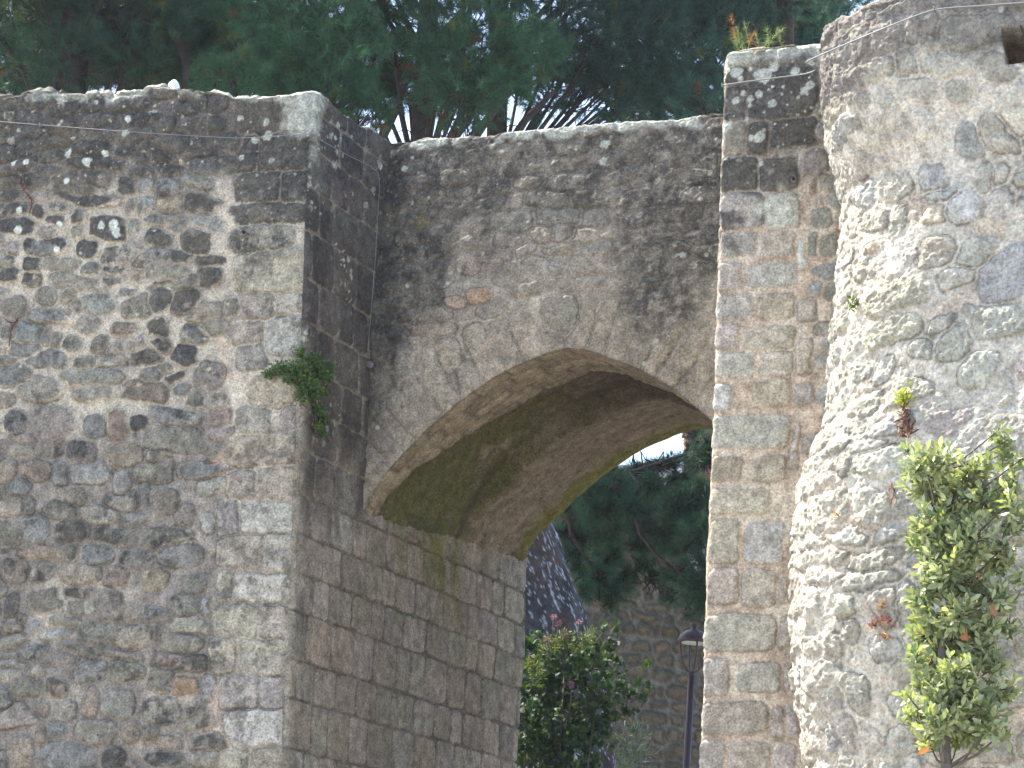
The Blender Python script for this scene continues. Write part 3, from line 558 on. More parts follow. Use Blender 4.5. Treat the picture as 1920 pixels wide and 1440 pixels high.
    mid_ = sst(0, .7, np.minimum(S2, sN - S2)); off = off + .03 * sst(.6, 2.0, D2) * mid_; UU = ux + nx * off; ZZ = zx + nz * off + (.15 - .09 * mid_) * sst(.3, 2.2, D2); Dd = D2 + 0
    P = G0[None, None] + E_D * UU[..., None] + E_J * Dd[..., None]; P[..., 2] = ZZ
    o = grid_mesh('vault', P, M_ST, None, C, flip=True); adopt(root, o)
    return root
gate()

# ------------------------------------------------------------------ right pier
QR = [(1362,92,1408,122,.05),(1410,90,1452,122,.1),(1455,84,1532,120,.35),(1358,160,1400,226,.5),(1403,126,1530,222,.85),(1358,126,1400,156,.8),(1355,230,1400,288,.05),(1445,224,1530,276,.7),(1404,230,1442,288,.7),(1350,295,1420,356,.6),(1424,295,1500,356,.6),(1350,362,1430,430,.45),(1435,362,1500,430,.1),(1345,437,1420,480,.3),(1425,437,1492,485,.1),(1400,497,1492,540,0),(1345,492,1393,545,.1),(1342,552,1410,600,0),(1418,550,1490,598,0),(1340,608,1384,655,0),(1395,615,1490,655,0),(1338,664,1415,708,0),(1425,660,1486,702,0),(1336,722,1370,770,0),(1412,712,1482,762,0),(1334,778,1480,840,0),(1333,856,1390,904,0),(1415,852,1475,902,0),(1332,918,1440,964,0),(1330,976,1385,1055,0),(1396,978,1470,1056,0),(1324,1066,1384,1134,0),(1390,1068,1458,1138,0),(1320,1152,1452,1220,0),(1316,1236,1366,1304,0),(1384,1242,1462,1298,0),(1312,1318,1436,1380,0),(1308,1390,1356,1444,0),(1368,1392,1442,1446,0),
      (1496,460,1512,500,0),(1496,560,1530,600,0),(1490,640,1520,700,0),(1486,720,1525,760,0),(1484,800,1500,870,0),(1478,990,1496,1040,0),(1462,1080,1486,1130,0),(1460,1160,1484,1215,0),(1470,1250,1486,1290,0),(1446,1330,1470,1385,0),(1474,1320,1498,1380,0),(1450,1395,1490,1440,0)]
QRC = {(1400,497):(.31,.32,.32),(1336,722):(.34,.36,.38),(1334,778):(.31,.31,.29),(1396,978):(.30,.31,.33),(1324,1066):(.33,.28,.27),(1390,1068):(.33,.30,.27),(1418,550):(.33,.29,.23),(1395,615):(.34,.32,.27),(1412,712):(.32,.28,.21),(1333,856):(.29,.25,.20),(1415,852):(.30,.27,.22),(1320,1152):(.31,.31,.28),(1445,224):(.13,.10,.095),(1355,230):(.27,.25,.2),(1362,92):(.40,.40,.35),(1410,90):(.38,.38,.34),(1384,1242):(.30,.30,.28),(1338,664):(.33,.33,.31),(1496,460):(.40,.44,.45)}
_pe = np.array([pf(*p) for p in ((1310,1440),(1324,1065),(1333,855),(1338,700),(1347,400),(1360,92))])
def pier():
    root = empty('gate_pier', C0 + E_D * 3.0, 'square dressed stone pier with pinkish mortar joints between the arch and the bulging tower', 'pier')
    uf = np.concatenate([np.arange(-3.4, -.3, .07), np.arange(-.3, -.03, .012), np.linspace(-.028, .028, 12), np.arange(.035, 1.05, .0068), np.arange(1.05, 2.4, .05)])
    def edge(z): return lerp(z, _pe[:, 1], _pe[:, 0]) + .010 * fbm(z, z * 0 + 5, 2.6, 3, 140)
    def plan(U, Z):
        b = C0 + E_D * edge(Z)[..., None] - E_J * 0; p = b + E_D * np.maximum(U, 0)[..., None] + E_J * np.maximum(-U, 0)[..., None]
        k = np.clip(1 - np.abs(U) / .03, 0, 1) ** 2 * .014
        return p - unit(N_F - N_J) * k[..., None]
    def normal(u):
        t = sst(-.028, .028, u)[:, None]; return unit(-N_J * (1 - t) + N_F * t)
    ztp = pf(1440, 88)[1]
    def ztop(u): return np.where(u > -.9, ztp, ztp - .02) + .008 * fbm(u, u * 0, 9, 3, 141) - .015 * np.exp(-(u / .03) ** 2)
    def f(x, y):
        u, z = pf(x, y); return u - edge(np.array(z)), z
    q = box_stones(QR, f, QC=QRC, prot=(.010, .018))
    st = rubble(.50, 2.4, 2.4, 7.5, (.08, .17), (.08, .22), explicit=q, seed=22, prot=(.005, .010))
    st = [s_ for s_ in st if s_ in q or s_[0] > .55]
    jq = [s_ for s_ in courses(-3.5, 0, .3, 7.5, (.24, .31), (.25, .45), 7, (.006, .014), 28, .008) if s_[0] + s_[2] < .01]
    def paint(U, V):
        i1, e1, h1, c1, d1 = relief(U, V, st + jq, .012, .022, .007, 151, (.010, .010), .006, swell=.006)
        A = np.array(st + jq); e = e1; C = c1 * (1 + .34 * fbm(U, V, 16, 5, 152, .75))[..., None]; H = h1
        C = crusted(C, U, V, sst(.0, .3, d1 * 1.2 - .35 + .45 * fbm(U, V, 7, 3, 153) * (d1 > .08)), 154, amt=.85)
        mort = mix(np.broadcast_to(np.array((.38, .315, .26)), C.shape) * (1 + .2 * fbm(U, V, 20, 3, 155))[..., None], (.46, .41, .35), sst(-.1, .4, fbm(U, V, 5, 3, 156)))
        C = mix(C, mort, sst(-.006, .003, e + .006 * fbm(U, V, 8, 2, 157)))
        C = C * (1 - .35 * np.exp(-((e + .001) / .004) ** 2) * sst(.0, .4, fbm(U, V, 3, 2, 158)))[..., None]
        _, zl = pf(1420, 370); cm = sst(-.18, .25, V - zl - .25 * sst(.3, .6, U) + .5 * fbm(U, V, 3, 4, 159)); C = crusted(C, U, V, cm * .75 * (1 - .5 * (d1 < .08)), 160)
        top = ztp - V
        L = cells(U, V, .10, .5, .008, .03, 161) * sst(1.1, .2, top); L = np.maximum(L, cells(U, V, .05, .3, .003, .009, 162) * sst(1.4, .3, top))
        L = np.maximum(L, sst(.13, .07, top + .05 * fbm(U, V, 9, 3, 163)) * sst(-.4, 0, fbm(U, V, 6, 2, 164)) * .8)
        uq, zq = f(1462, 396); L = np.maximum(L, sst(.13, .07, np.hypot((U - uq), (V - zq) * 1.2) + .09 * fbm(U, V, 14, 3, 165)))
        for x, y, r_ in ((1382,136,11),(1433,142,17),(1452,126,10),(1491,134,9),(1520,118,7),(1519,161,8),(1508,172,7),(1424,178,7),(1395,176,6),(1407,187,7),(1360,238,12),(1424,258,10),(1409,260,6),(1428,307,5)):
            uu, zz = f(x, y); d = np.hypot(U - uu, V - zz) / (1 + .3 * fbm(U, V, 40, 2, int(x))); L = np.maximum(L, sst(r_ * .00365, r_ * .0029, d))
        C = mix(C, LICH, np.clip(L, 0, 1) * .85)
        
        return H, C
    o = build_strip('masonry', uf, plan, normal, ztop, ROWS(ztp, .0070), M_ST, paint, root, inner=.42, rr=.035, drop=False); adopt(root, o)
    b0 = C0 + E_D * (edge(np.array(3.))+.16) + E_J * .12; pts = [b0, b0 + E_D * 2.0, b0 + E_D * 2.0 + E_J * 3.2, b0 + E_J * 3.2]
    V = [(*p[:2], z) for z in (.02, ztp - .05) for p in pts]
    o = mesh_np('wall_core', V, [0,1,5,4, 1,2,6,5, 2,3,7,6, 3,0,4,7, 4,5,6,7, 3,2,1,0], [4] * 6, M_ST, None, np.full((8, 3), .2), False); adopt(root, o)
    return root
pier()

# ------------------------------------------------------------------ bulging tower
GF = .35; TA, TB = .80, .72
_sil = [(1535,60),(1534,130),(1535,200),(1546,285),(1566,345),(1578,385),(1572,480),(1562,600),(1549,697),(1539,800),(1510,890),(1500,980),(1497,1080),(1491,1180),(1496,1300),(1508,1440)]
_sp = np.array([pf(x, y, GF + .08) for x, y in _sil])[::-1]
def tower():
    root = empty('round_tower', C0 + E_D * 4.5 + N_F * .8, 'massive sunlit round tower of craggy cream rubble bulging at the right edge', 'tower')
    nq = 190; q_ = np.linspace(0, math.pi / 2, nq)
    ln = np.concatenate([[0], np.cumsum(np.hypot(np.diff(TA * (1 - np.cos(q_))), np.diff(TB * np.sin(q_))))])
    s_cols = np.concatenate([np.arange(-1.2, -.35, .1), np.arange(-.35, 0, .03), np.arange(0, 2.25, .0070), np.arange(2.3, 5.5, .08)])
    def prof(s):
        th = np.interp(s, ln, q_); l = np.where(s < 0, 0, TA * (1 - np.cos(th))); f = np.where(s < 0, GF + s, GF + TB * np.sin(th))
        ex = np.maximum(s - ln[-1], 0); l = l + ex; f = f + .10 * ex
        nl = np.where(s < 0, -1, -np.cos(th) * TB); nf = np.where(s < 0, 0, np.sin(th) * TA); nn = np.hypot(nl, nf)
        return l, f, nl / nn, nf / nn
    l, f, nl, nf = prof(s_cols); PR = {}
    def plan(U, Z):
        l_, f_, _, _ = prof(U); us = lerp(Z, _sp[:, 1], _sp[:, 0]); us = np.where(Z < 2.9, _sp[0, 0] - .05 * (2.9 - Z), us)
        k = (_sp[:, 0].max() - us)                                  # flare pushes the face forward too
        return C0 + E_D * (us + l_ - .0)[..., None] + N_F * (f_ + .6 * k * sst(0, .5, U))[..., None]
    def normal(u):
        _, _, a, b = prof(u); return unit(E_D * a[:, None] + N_F * b[:, None])
    def ztop(u):
        return lerp(u, PR['tx'], PR['tz']) + .015 * fbm(u, u * 0, 5, 3, 171)
    def tuv(x, y):                                                   # pixel -> (s, z) on the tower by a small search
        ss = np.linspace(0.05, 2.2, 260); best = None
        for s_ in ss:
            z = 5.5
            for _ in range(3):
                p = plan(np.array([s_]), np.array([z]))[0]; h = math.hypot(p[0], p[1]); r = ray(x, y); z = 1.6 + r[2] / math.hypot(r[0], r[1]) * h
            a = math.atan2(p[0], p[1]) - math.atan2(r[0], r[1])
            if best is None or abs(a) < best[0]: best = (abs(a), s_, z)
        return best[1], best[2]
    PR['tuv'] = tuv; PR['plan'] = plan; PR['normal'] = normal
    tt_ = [tuv(*p) for p in ((1542,52),(1556,38),(1581,27),(1603,10),(1649,-2),(1720,-22),(1900,-45))]; PR['tx'] = [-1.] + [a for a, b in tt_]; PR['tz'] = [tt_[0][1] - .04] + [b for a, b in tt_]; PR['tx'][1] = max(PR['tx'][1], .02)
    print('TOP', PR['tx'], PR['tz'])
    ex = []
    for x, y, w, h, a, c in ((1815,265,46,52,0,(.33,.36,.38)),(1745,325,46,44,0,(.42,.43,.45)),(1765,353,58,16,-12,(.38,.42,.44)),(1770,790,66,42,-8,(.33,.25,.26)),(1745,395,36,40,0,(.40,.29,.20)),(1752,475,56,60,0,(.36,.30,.24)),(1890,520,86,100,0,(.30,.31,.35)),(1712,487,24,30,0,(.36,.30,.30)),(1640,465,28,26,0,(.45,.33,.22)),(1690,555,110,46,0,(.36,.34,.26)),(1670,620,90,52,0,(.34,.33,.25)),(1790,640,60,66,0,(.33,.34,.28)),(1870,600,110,60,0,(.28,.30,.27)),(1830,470,66,52,0,(.29,.30,.27)),(1770,615,46,40,0,(.35,.33,.29)),(1735,650,50,40,0,(.34,.34,.30)),(1840,700,66,60,0,(.30,.32,.28)),(1915,690,22,50,0,(.30,.21,.22)),(1870,250,56,60,0,(.36,.34,.29)),(1900,210,60,60,0,(.37,.35,.30)),(1700,740,90,40,-10,(.36,.35,.30)),(1590,1190,30,40,0,(.30,.27,.22)),(1570,1215,26,60,0,(.32,.29,.24)),(1525,1135,22,50,0,(.35,.31,.27)),(1588,1140,34,36,0,(.30,.30,.23)),(1605,1300,44,60,0,(.30,.28,.24)),(1545,1260,70,40,-25,(.32,.30,.26)),(1668,1215,60,42,0,(.30,.31,.31)),(1655,870,70,46,0,(.31,.30,.25)),(1905,1085,36,44,0,(.30,.30,.31)),(1900,1290,50,60,0,(.29,.28,.26)),(1890,1220,40,34,0,(.33,.32,.32))):
        s_, z = tuv(x, y); nr = normal(np.array([s_]))[0]; fs = max(.3, abs(nr @ unit(CAM - plan(np.array([s_]), np.array([z]))[0])))
        ex.append(stone(s_, z, w * .0030 / fs, h * .0031, -a, rng.uniform(2.4, 3.2), rng.uniform(.025, .045), c, 0))
    st = rubble(-.6, 5.2, 2.4, 7.9, (.08, .2), (.1, .38), explicit=ex, seed=33, prot=(.015, .045), p=(2.0, 3.0))
    for s_ in st:
        s_[6] *= .8
        if s_[8] < 0: s_[8:11] = list(np.array([(.36,.335,.28),(.33,.33,.30),(.38,.34,.27),(.31,.30,.25),(.36,.31,.28),(.33,.34,.36),(.40,.37,.32)][rng.integers(7)]) * rng.uniform(.88, 1.1))
        s_[8:11] = list(np.array(s_[8:11]) * .6 + np.array((.50, .48, .43)) * .6)
    ss, zz0 = tuv(1886, 118); _, zz1 = tuv(1886, 50)
    def paint(U, V):
        idx, e, H, C, dk = relief(U, V, st, .016, .05, .014, 181, (.045, .018), .012, swell=.008)
        lowz = sst(5.0, 3.6, V)
        left_ = sst(1.5, .3, U); H = H * (.6 + .15 * lowz) + (.008 + .019 * lowz * left_) * fbm(U, V, 5, 4, 182, .6) + (.0065 + .005 * left_) * (1 - np.abs(fbm(U, V, 10, 5, 183, .65)) * 3) + .005 * fbm(U, V, 38, 3, 184, .7) + .05 * fbm(U, V, 1.1, 2, 190)
        C = C * (1 + .2 * fbm(U, V, 14, 4, 185))[..., None]
        mort = mix(np.broadcast_to(np.array((.58, .54, .48)), C.shape) * (1 + .15 * fbm(U, V, 16, 3, 186))[..., None], (.50, .42, .34), sst(.05, .5, fbm(U, V, 4, 3, 187)) * .6)
        C = C * (.70 + .34 * _h(idx, idx * 0, 9))[..., None]; mt = sst(-.008, .003, e + .008 * fbm(U, V, 6, 2, 188)); C = mix(C, mort, mt)
        C = C * (1 - .5 * np.exp(-((e + .001) / .005) ** 2) * sst(-.2, .2, fbm(U, V, 4, 3, 189)))[..., None]
        zl = lerp(U, [0, .5, 1.0, 2.5], [tuv(1550, 260)[1], tuv(1600, 185)[1], tuv(1700, 130)[1], tuv(1900, 60)[1]])
        cm = sst(-.05, .12, V - zl + .12 * fbm(U, V, 3, 4, 191)); C = mix(C, (.15, .14, .138), cm * (.75 + .3 * fbm(U, V, 12, 4, 192)))
        C = mix(C, LICH, cells(U, V, .12, .35, .006, .02, 193) * cm * .8)
        hole = (U > ss) & (U < ss + .30) & (V > zz0) & (V < zz1)
        H = np.where(hole, -.30, H); C = np.where(hole[..., None], np.array((.16, .12, .085)), C)
        return H, C
    o = build_strip('masonry', s_cols, plan, normal, ztop, ROWS(7.6, .0072), M_TW, paint, root, inner=.6, rr=.05); adopt(root, o)
    return PR
TW = tower()
#__REST__
# ------------------------------------------------------------------ pine trees
PXM = lambda Y: Y / F[1] / FPX * 1.0                                # metres per picture pixel at depth Y (about)
def foliage_blob(r, c, rad, n, up=.35, face=None):
    """tuft positions and directions on the outside of a lumpy blob"""
    d = unit(r.normal(size=(n, 3))); d[:, 2] = d[:, 2] * .85 + .12; d = unit(d)
    k = r.uniform(.45, 1.0, n) ** .6; lump = 1 + .22 * np.sin(d[:, 0] * 5 + c[0] * 3) * np.cos(d[:, 2] * 4 + c[2] * 5)
    P = c + d * (np.asarray(rad) * (k * lump)[:, None]); return P, unit(d + np.array([0, 0, up])), k
def pine(name, base, top, blobs, label, r, ntuft=46, m=60, L=.125, w=.0075, tint=(1, 1, 1), limbs=(), rt=.22, dead=0, group='pines behind the walls', density=1.0, attach=None):
    root = empty(name, base, label, 'tree', group)
    base = np.asarray(base, float); top = np.asarray(top, float)
    tr = Tubes(); tt = np.linspace(0, 1, 12); bend = r.normal(0, .12, 3) * [1, 1, 0]
    tp = base + (top - base) * tt[:, None] + bend * np.sin(tt * math.pi)[:, None]; tr.add(tp, rt * (1 - .7 * tt), 10)
    o = tr.build('trunk', M_BARK); adopt(root, o)
    br = Tubes(); Ps, Ds, Cs = [], [], []
    for c, rad in blobs:
        c = np.asarray(c, float); rad = np.asarray(rad, float)
        near = None if attach is None else attach[np.argmin(np.linalg.norm(attach - c, axis=1))]; hz = c[2] - r.uniform(.2, .9) * rad.max() - .15 * np.linalg.norm((c - base)[:2]); t = np.clip((hz - base[2]) / max(top[2] - base[2], .1), .05, .98)
        a = tp[int(t * 11)] if near is None else near; mid = (a + c) / 2 + r.normal(0, .12, 3) * rad.max(); mid[2] -= .1 * np.linalg.norm(c - a)
        q = np.linspace(0, 1, 9)[:, None]; pts = (1 - q) ** 2 * a + 2 * q * (1 - q) * mid + q * q * c
        br.add(pts, np.linspace(.055, .018, 9) * (.22 if L < .12 else .8), 5)
        n = int(ntuft * density * (rad.prod() ** (2 / 3)) / .13) + 8
        P, D, k = foliage_blob(r, c, rad, n); Ps.append(P); Ds.append(D)
        g = r.uniform(.75, 1.25); cc = np.array((.031, .074, .047)) * tint * g
        col = cc * r.uniform(.7, 1.35, (n, 1)) * np.array([1, 1, 1]) ; br_ = r.random(n) < .012; col[br_] = (.11, .06, .03); yl = r.random(n) < .03; col[yl] = (.09, .11, .03)
        Cs.append(col)
        for i in r.choice(n, min(n, 16), replace=False):
            e = P[i]; s0 = c - (c - a) * r.uniform(0, .25); mm = (s0 + e) / 2 + r.normal(0, .06, 3); br.add([s0, mm, e], [.012, .008, .004], 3)
        for _ in range(dead):
            s0 = pts[r.integers(3, 8)]; e = s0 + r.normal(0, .45, 3) * rad.max() * [1, 1, .6] - [0, 0, .15]; br.add([s0, (s0 + e) / 2 + r.normal(0, .05, 3), e], [.012, .008, .003], 3)
    for pts in limbs: br.add(np.array(pts), np.linspace(.07, .03, len(pts)) * (.4 if L < .12 else 1), 6)
    o = br.build('branches', M_BARK); adopt(root, o)
    P = np.concatenate(Ps); D = np.concatenate(Ds); Cc = np.concatenate(Cs)
    V, C = needles(P, D, m, L, .75, w, Cc, r); o = tri_mesh('crown', V, C, M_PINE); adopt(root, o)
    return root
R = np.random.default_rng(5)
def B(x, y, Y, r, ry=None): return (at(x, y, Y), (r, r, ry or r * .8))
def rand_blobs(n, x0, x1, y0, y1, Y0, Y1, r0, r1, rr):
    out = []
    for i in range(n):
        x = x0 + (x1 - x0) * ((i * .618034 + rr.uniform(0, .12)) % 1); y = y0 + (y1 - y0) * rr.random() ** .8
        out.append(B(x, y, rr.uniform(Y0, Y1), rr.uniform(r0, r1)))
    return out
def ground_at(x, Y): p = at(x, 200, Y); return np.array([p[0], p[1], 0.])
def up_at(x, y, Y): return at(x, y, Y)
PL = [
 ('left', 190, 26, [(60,20,26,.75),(130,100,25.5,.45),(250,30,26,.8),(330,75,26.5,.62),(250,115,26,.45),(40,118,25.5,.42),(100,150,25,.25),(0,70,27,.6),(380,20,27,.6),(160,40,27,.7),(300,130,26.5,.35)], 'dark pine with a thick brown trunk standing behind the left end of the rampart', 190),
 ('b', 520, 27, [(440,155,24.5,.42),(400,160,24.6,.3),(560,60,25,.75),(600,130,24.8,.62),(530,125,25,.55),(640,60,25.2,.5),(480,50,26,.6),(640,185,24.7,.42),(690,215,24.6,.28),(590,175,24.7,.5),(440,70,27,.5)], 'bushy green pine with rounded clumps above the rampart corner', 455),
 ('c', 800, 28, [(880,60,26,.65),(850,120,25.8,.6),(910,100,25.8,.6),(960,70,26,.5),(870,170,25.6,.5),(830,40,27,.6),(930,150,26,.45),(1000,100,26.5,.45),(760,30,28,.5),(900,205,26,.3),(740,90,28,.35),(810,185,27,.25)], 'pine leaning over the arch with a bright green rounded middle bough', 800),
 ('d', 1100, 29, [(1060,30,28,.7),(1120,80,28,.6),(1180,60,28,.7),(1100,170,28.5,.42),(1020,190,28.5,.3),(1160,140,28,.5),(1210,175,28,.42),(1080,110,29,.5),(1240,110,29,.6),(1150,205,28,.25),(1040,150,29,.35)], 'darkest pine with many sky gaps behind the wall above the arch', 945),
 ('e', 1300, 30, [(1290,150,28,.5),(1320,190,27.5,.35),(1260,190,28,.4),(1300,60,29,.8),(1340,110,28,.45),(1230,30,29,.7),(1370,40,29,.6)], 'pine with dusky blue-green needles just left of the pier', 1440),
 ('f', 1480, 36, [(1440,40,34,.9),(1500,60,34,.8),(1550,30,35,.8),(1480,10,35,.8),(1400,30,35,.7),(1530,90,34,.6),(1470,110,34,.7)], 'paler distant pine between the pier top and the tower', 1470)]
for nm, x, Y, bl, lab, tx in PL:
    rr = np.random.default_rng(hash(len(lab)) % 1000 + int(x))
    blobs = [B(*b) for b in bl] + rand_blobs(26, x - 190, x + 190, -620, 25, Y - 1, Y + 2.5, .5, .95, rr)
    if nm == 'd': blobs += rand_blobs(10, 960, 1290, 60, 185, 29, 32, .30, .45, rr)
    if nm in ('left', 'b'): blobs += rand_blobs(16, x - 190, x + 190, 110, 185, Y + 1, Y + 3, .28, .42, rr)
    if nm == 'e': blobs += rand_blobs(8, 1190, 1350, 140, 225, 30, 32, .3, .4, rr)
    if nm in ('left', 'b'): blobs += rand_blobs(12, x - 190, x + 190, 10, 120, Y + .5, Y + 3, .4, .6, rr)
    b = ground_at(tx, Y); t = up_at(tx + rr.uniform(-40, 40), -560, Y)
    lm = []
    if nm == 'c': blobs += rand_blobs(11, 690, 960, 110, 195, 28.5, 31, .28, .42, rr); lm = [[at(880,270,27.5),at(920,215,27.5),at(960,170,27.5)],[at(705,280,28),at(745,200,28),at(770,120,28),at(720,20,28)],[at(950,280,28),at(985,225,28),at(1040,170,28)]]
    if nm == 'left': lm = [[at(-20,60,26),at(30,110,26),at(70,170,26),at(80,200,26)],[at(330,60,26),at(350,120,26),at(345,190,26)]]
    pine('pine_tree', b, t, blobs, lab, rr, tint={'left': (1, .95, .95), 'b': (1.05, 1.2, 1.0), 'c': (1, 1.15, 1.0), 'd': (.9, .9, 1.1), 'e': (.9, .95, 1.15), 'f': (1.1, 1.25, 1.5)}[nm], limbs=lm, rt=.38 if nm == 'left' else .26, dead=2, density={'d': .8, 'c': .85}.get(nm, 1.0))  # bluish tints of the right-hand pines have haze painted into the needles
# pine hanging behind the arch
bl = [(1150,882,24.3,.07),(1115,890,24.3,.09),(1190,880,24.2,.06),(1240,872,24.2,.05),(1215,885,24.2,.09),(1260,870,24.2,.07),(1325,835,24,.09),(1295,865,24,.10),(1120,960,24,.16),(1170,930,24.2,.18),(1240,930,24.2,.2),(1310,940,24.2,.2),(1200,915,24.2,.16),(1285,900,24.2,.16),(1280,1020,24,.16),(1200,1020,24,.12),(1080,905,24.2,.13),(1330,1000,24,.2),(1140,1050,24,.12),(1165,1095,24,.10),(1220,1000,24.2,.14),(1150,905,23,.16),(1100,925,23,.14),(1215,915,23.3,.14),(1180,945,23,.15),(1270,955,22.8,.2),(1300,925,22.8,.17),(1240,995,23,.14),(1310,1000,22.6,.18),(1070,950,23.4,.1),(1130,960,23.2,.12),(1120,1085,23.5,.16),(1150,1110,23.6,.13),(1090,1065,23.6,.1),(1300,1095,22.8,.16),(1270,1075,23,.11),(1320,1130,22.8,.1),(1320,860,23,.14),(1305,815,23.5,.06),(1300,850,23.6,.08),(1330,830,23,.1),(1330,1060,22.8,.14),(1060,1000,23.6,.07)]
lm = [[at(1420,1000,22.5),at(1330,1010,22.7),at(1240,975,23),at(1190,955,23),at(1150,925,23)],[at(1190,955,23),at(1200,1000,23),at(1230,1040,23),at(1290,1090,22.9)],[at(1420,900,22.5),at(1340,850,22.8),at(1290,850,23.3),at(1180,885,23.6)],[at(1150,925,23),at(1100,915,23.2),at(1060,925,23.4),at(1030,930,23.5)],[at(1060,925,23.4),at(1070,1000,23.5),at(1100,1050,23.5),at(1130,1090,23.5)]]
rr = np.random.default_rng(77)
pine('pine_tree', ground_at(1640, 22.5), up_at(1640, 500, 22.5), [B(*b) for b in bl] + rand_blobs(16, 1050, 1335, 905, 1040, 24.4, 25.6, .11, .2, rr) + [B(x, y, 23.6, .07) for x, y in ((1070,1040),(1095,1110),(1210,1060),(1235,1085),(1260,1120),(1180,1075),(1310,1150),(1085,1010),(1145,1130))] + rand_blobs(9, 1500, 1750, 600, 1000, 21.5, 23.5, .3, .6, rr), 'low pine boughs with bare hanging twigs seen through the arch', rr, ntuft=300, m=46, L=.105, w=.0045, limbs=[np.array(l) for l in lm] + [[at(1420, 900, 22.5), ground_at(1640, 22.5) + [-.1, 0, 5.5]], [at(1420, 1000, 22.5), ground_at(1640, 22.5) + [-.1, 0, 4.0]]], dead=3, attach=np.concatenate([np.array(l) for l in lm]), density=1.15, rt=.2)

# sprig of pine lying on top of the pier
def sprig():
    root = empty('pine_sprig', at(1420, 80, 13.6), 'sunlit yellow-green pine sprig with two orange dead tufts on top of the pier', 'branch')
    r = np.random.default_rng(3); pts = [(1385,70,0),(1375,52,1),(1400,62,0),(1420,78,0),(1440,72,0),(1455,66,0),(1462,72,0),(1408,74,1),(1392,84,0),(1435,84,0),(1380,80,0)]
    P = np.array([at(x, y, 13.75 + r.uniform(-.05, .05)) for x, y, _ in pts]); D = np.array([[r.normal(0, .4), r.normal(0, .3), .8] for _ in pts])
    col = np.array([(.35, .12, .04) if o else (.20, .24, .09) for *_, o in pts])
    V, C = needles(P, D, 60, .05, .9, .0024, col, r); o = tri_mesh('needles', V, C, M_PINE); adopt(root, o)
    t = Tubes(); t.add([at(1440, 100, 13.8), at(1420, 82, 13.75), at(1395, 70, 13.75), at(1405, 40, 13.75)], [.008, .006, .005, .003], 4); t.add([at(1420, 82, 13.75), at(1460, 78, 13.75)], [.005, .003], 4)
    o = t.build('twig', M_TWIG); adopt(root, o)
sprig()

# ------------------------------------------------------------------ small evergreen tree against the tower
def blob_leaves(name, blobs, n_per, L, Wd, cols, mat, root, r, whorl=7, up=.5, shape=(.0, .62, 1.0, .8, .0), spread=.9, out=1.0, jit=.2):
    P, D, Nn, C, LL = [], [], [], [], []
    for c, rad in blobs:
        rad = np.asarray(rad); n = max(3, int(n_per * (rad.prod() ** (2 / 3)) * 100))
        d = unit(r.normal(size=(n, 3))); k = r.uniform(.25, 1, n) ** .55; q = c + d * rad * k[:, None]
        ax = unit(d * out + np.array([0, 0, up]) + r.normal(0, jit, (n, 3)))
        for i in range(n):
            a0 = r.uniform(0, 6.28); t1 = unit(np.cross(ax[i], [.3, .2, .9])); t2 = np.cross(ax[i], t1); base = cols[r.integers(len(cols))]
            for j in range(whorl):
                a = a0 + j * 2.4; sp = spread * (.35 + .65 * (j / whorl)); side = t1 * math.cos(a) + t2 * math.sin(a)
                dd = unit(ax[i] * (1.15 - sp) + side * sp + r.normal(0, .12, 3)); P.append(q[i] - ax[i] * .012 * j); D.append(dd); Nn.append(unit(ax[i] - dd * (ax[i] @ dd) + r.normal(0, .25, 3)))
                C.append(np.array(base) * r.uniform(.75, 1.3)); LL.append(r.uniform(.7, 1.15))
    P = np.array(P); LL = np.array(LL)
    o = leaves(name, P, np.array(D), np.array(Nn), L * LL, Wd * LL, np.array(C), mat, None, shape=shape); adopt(root, o); return o
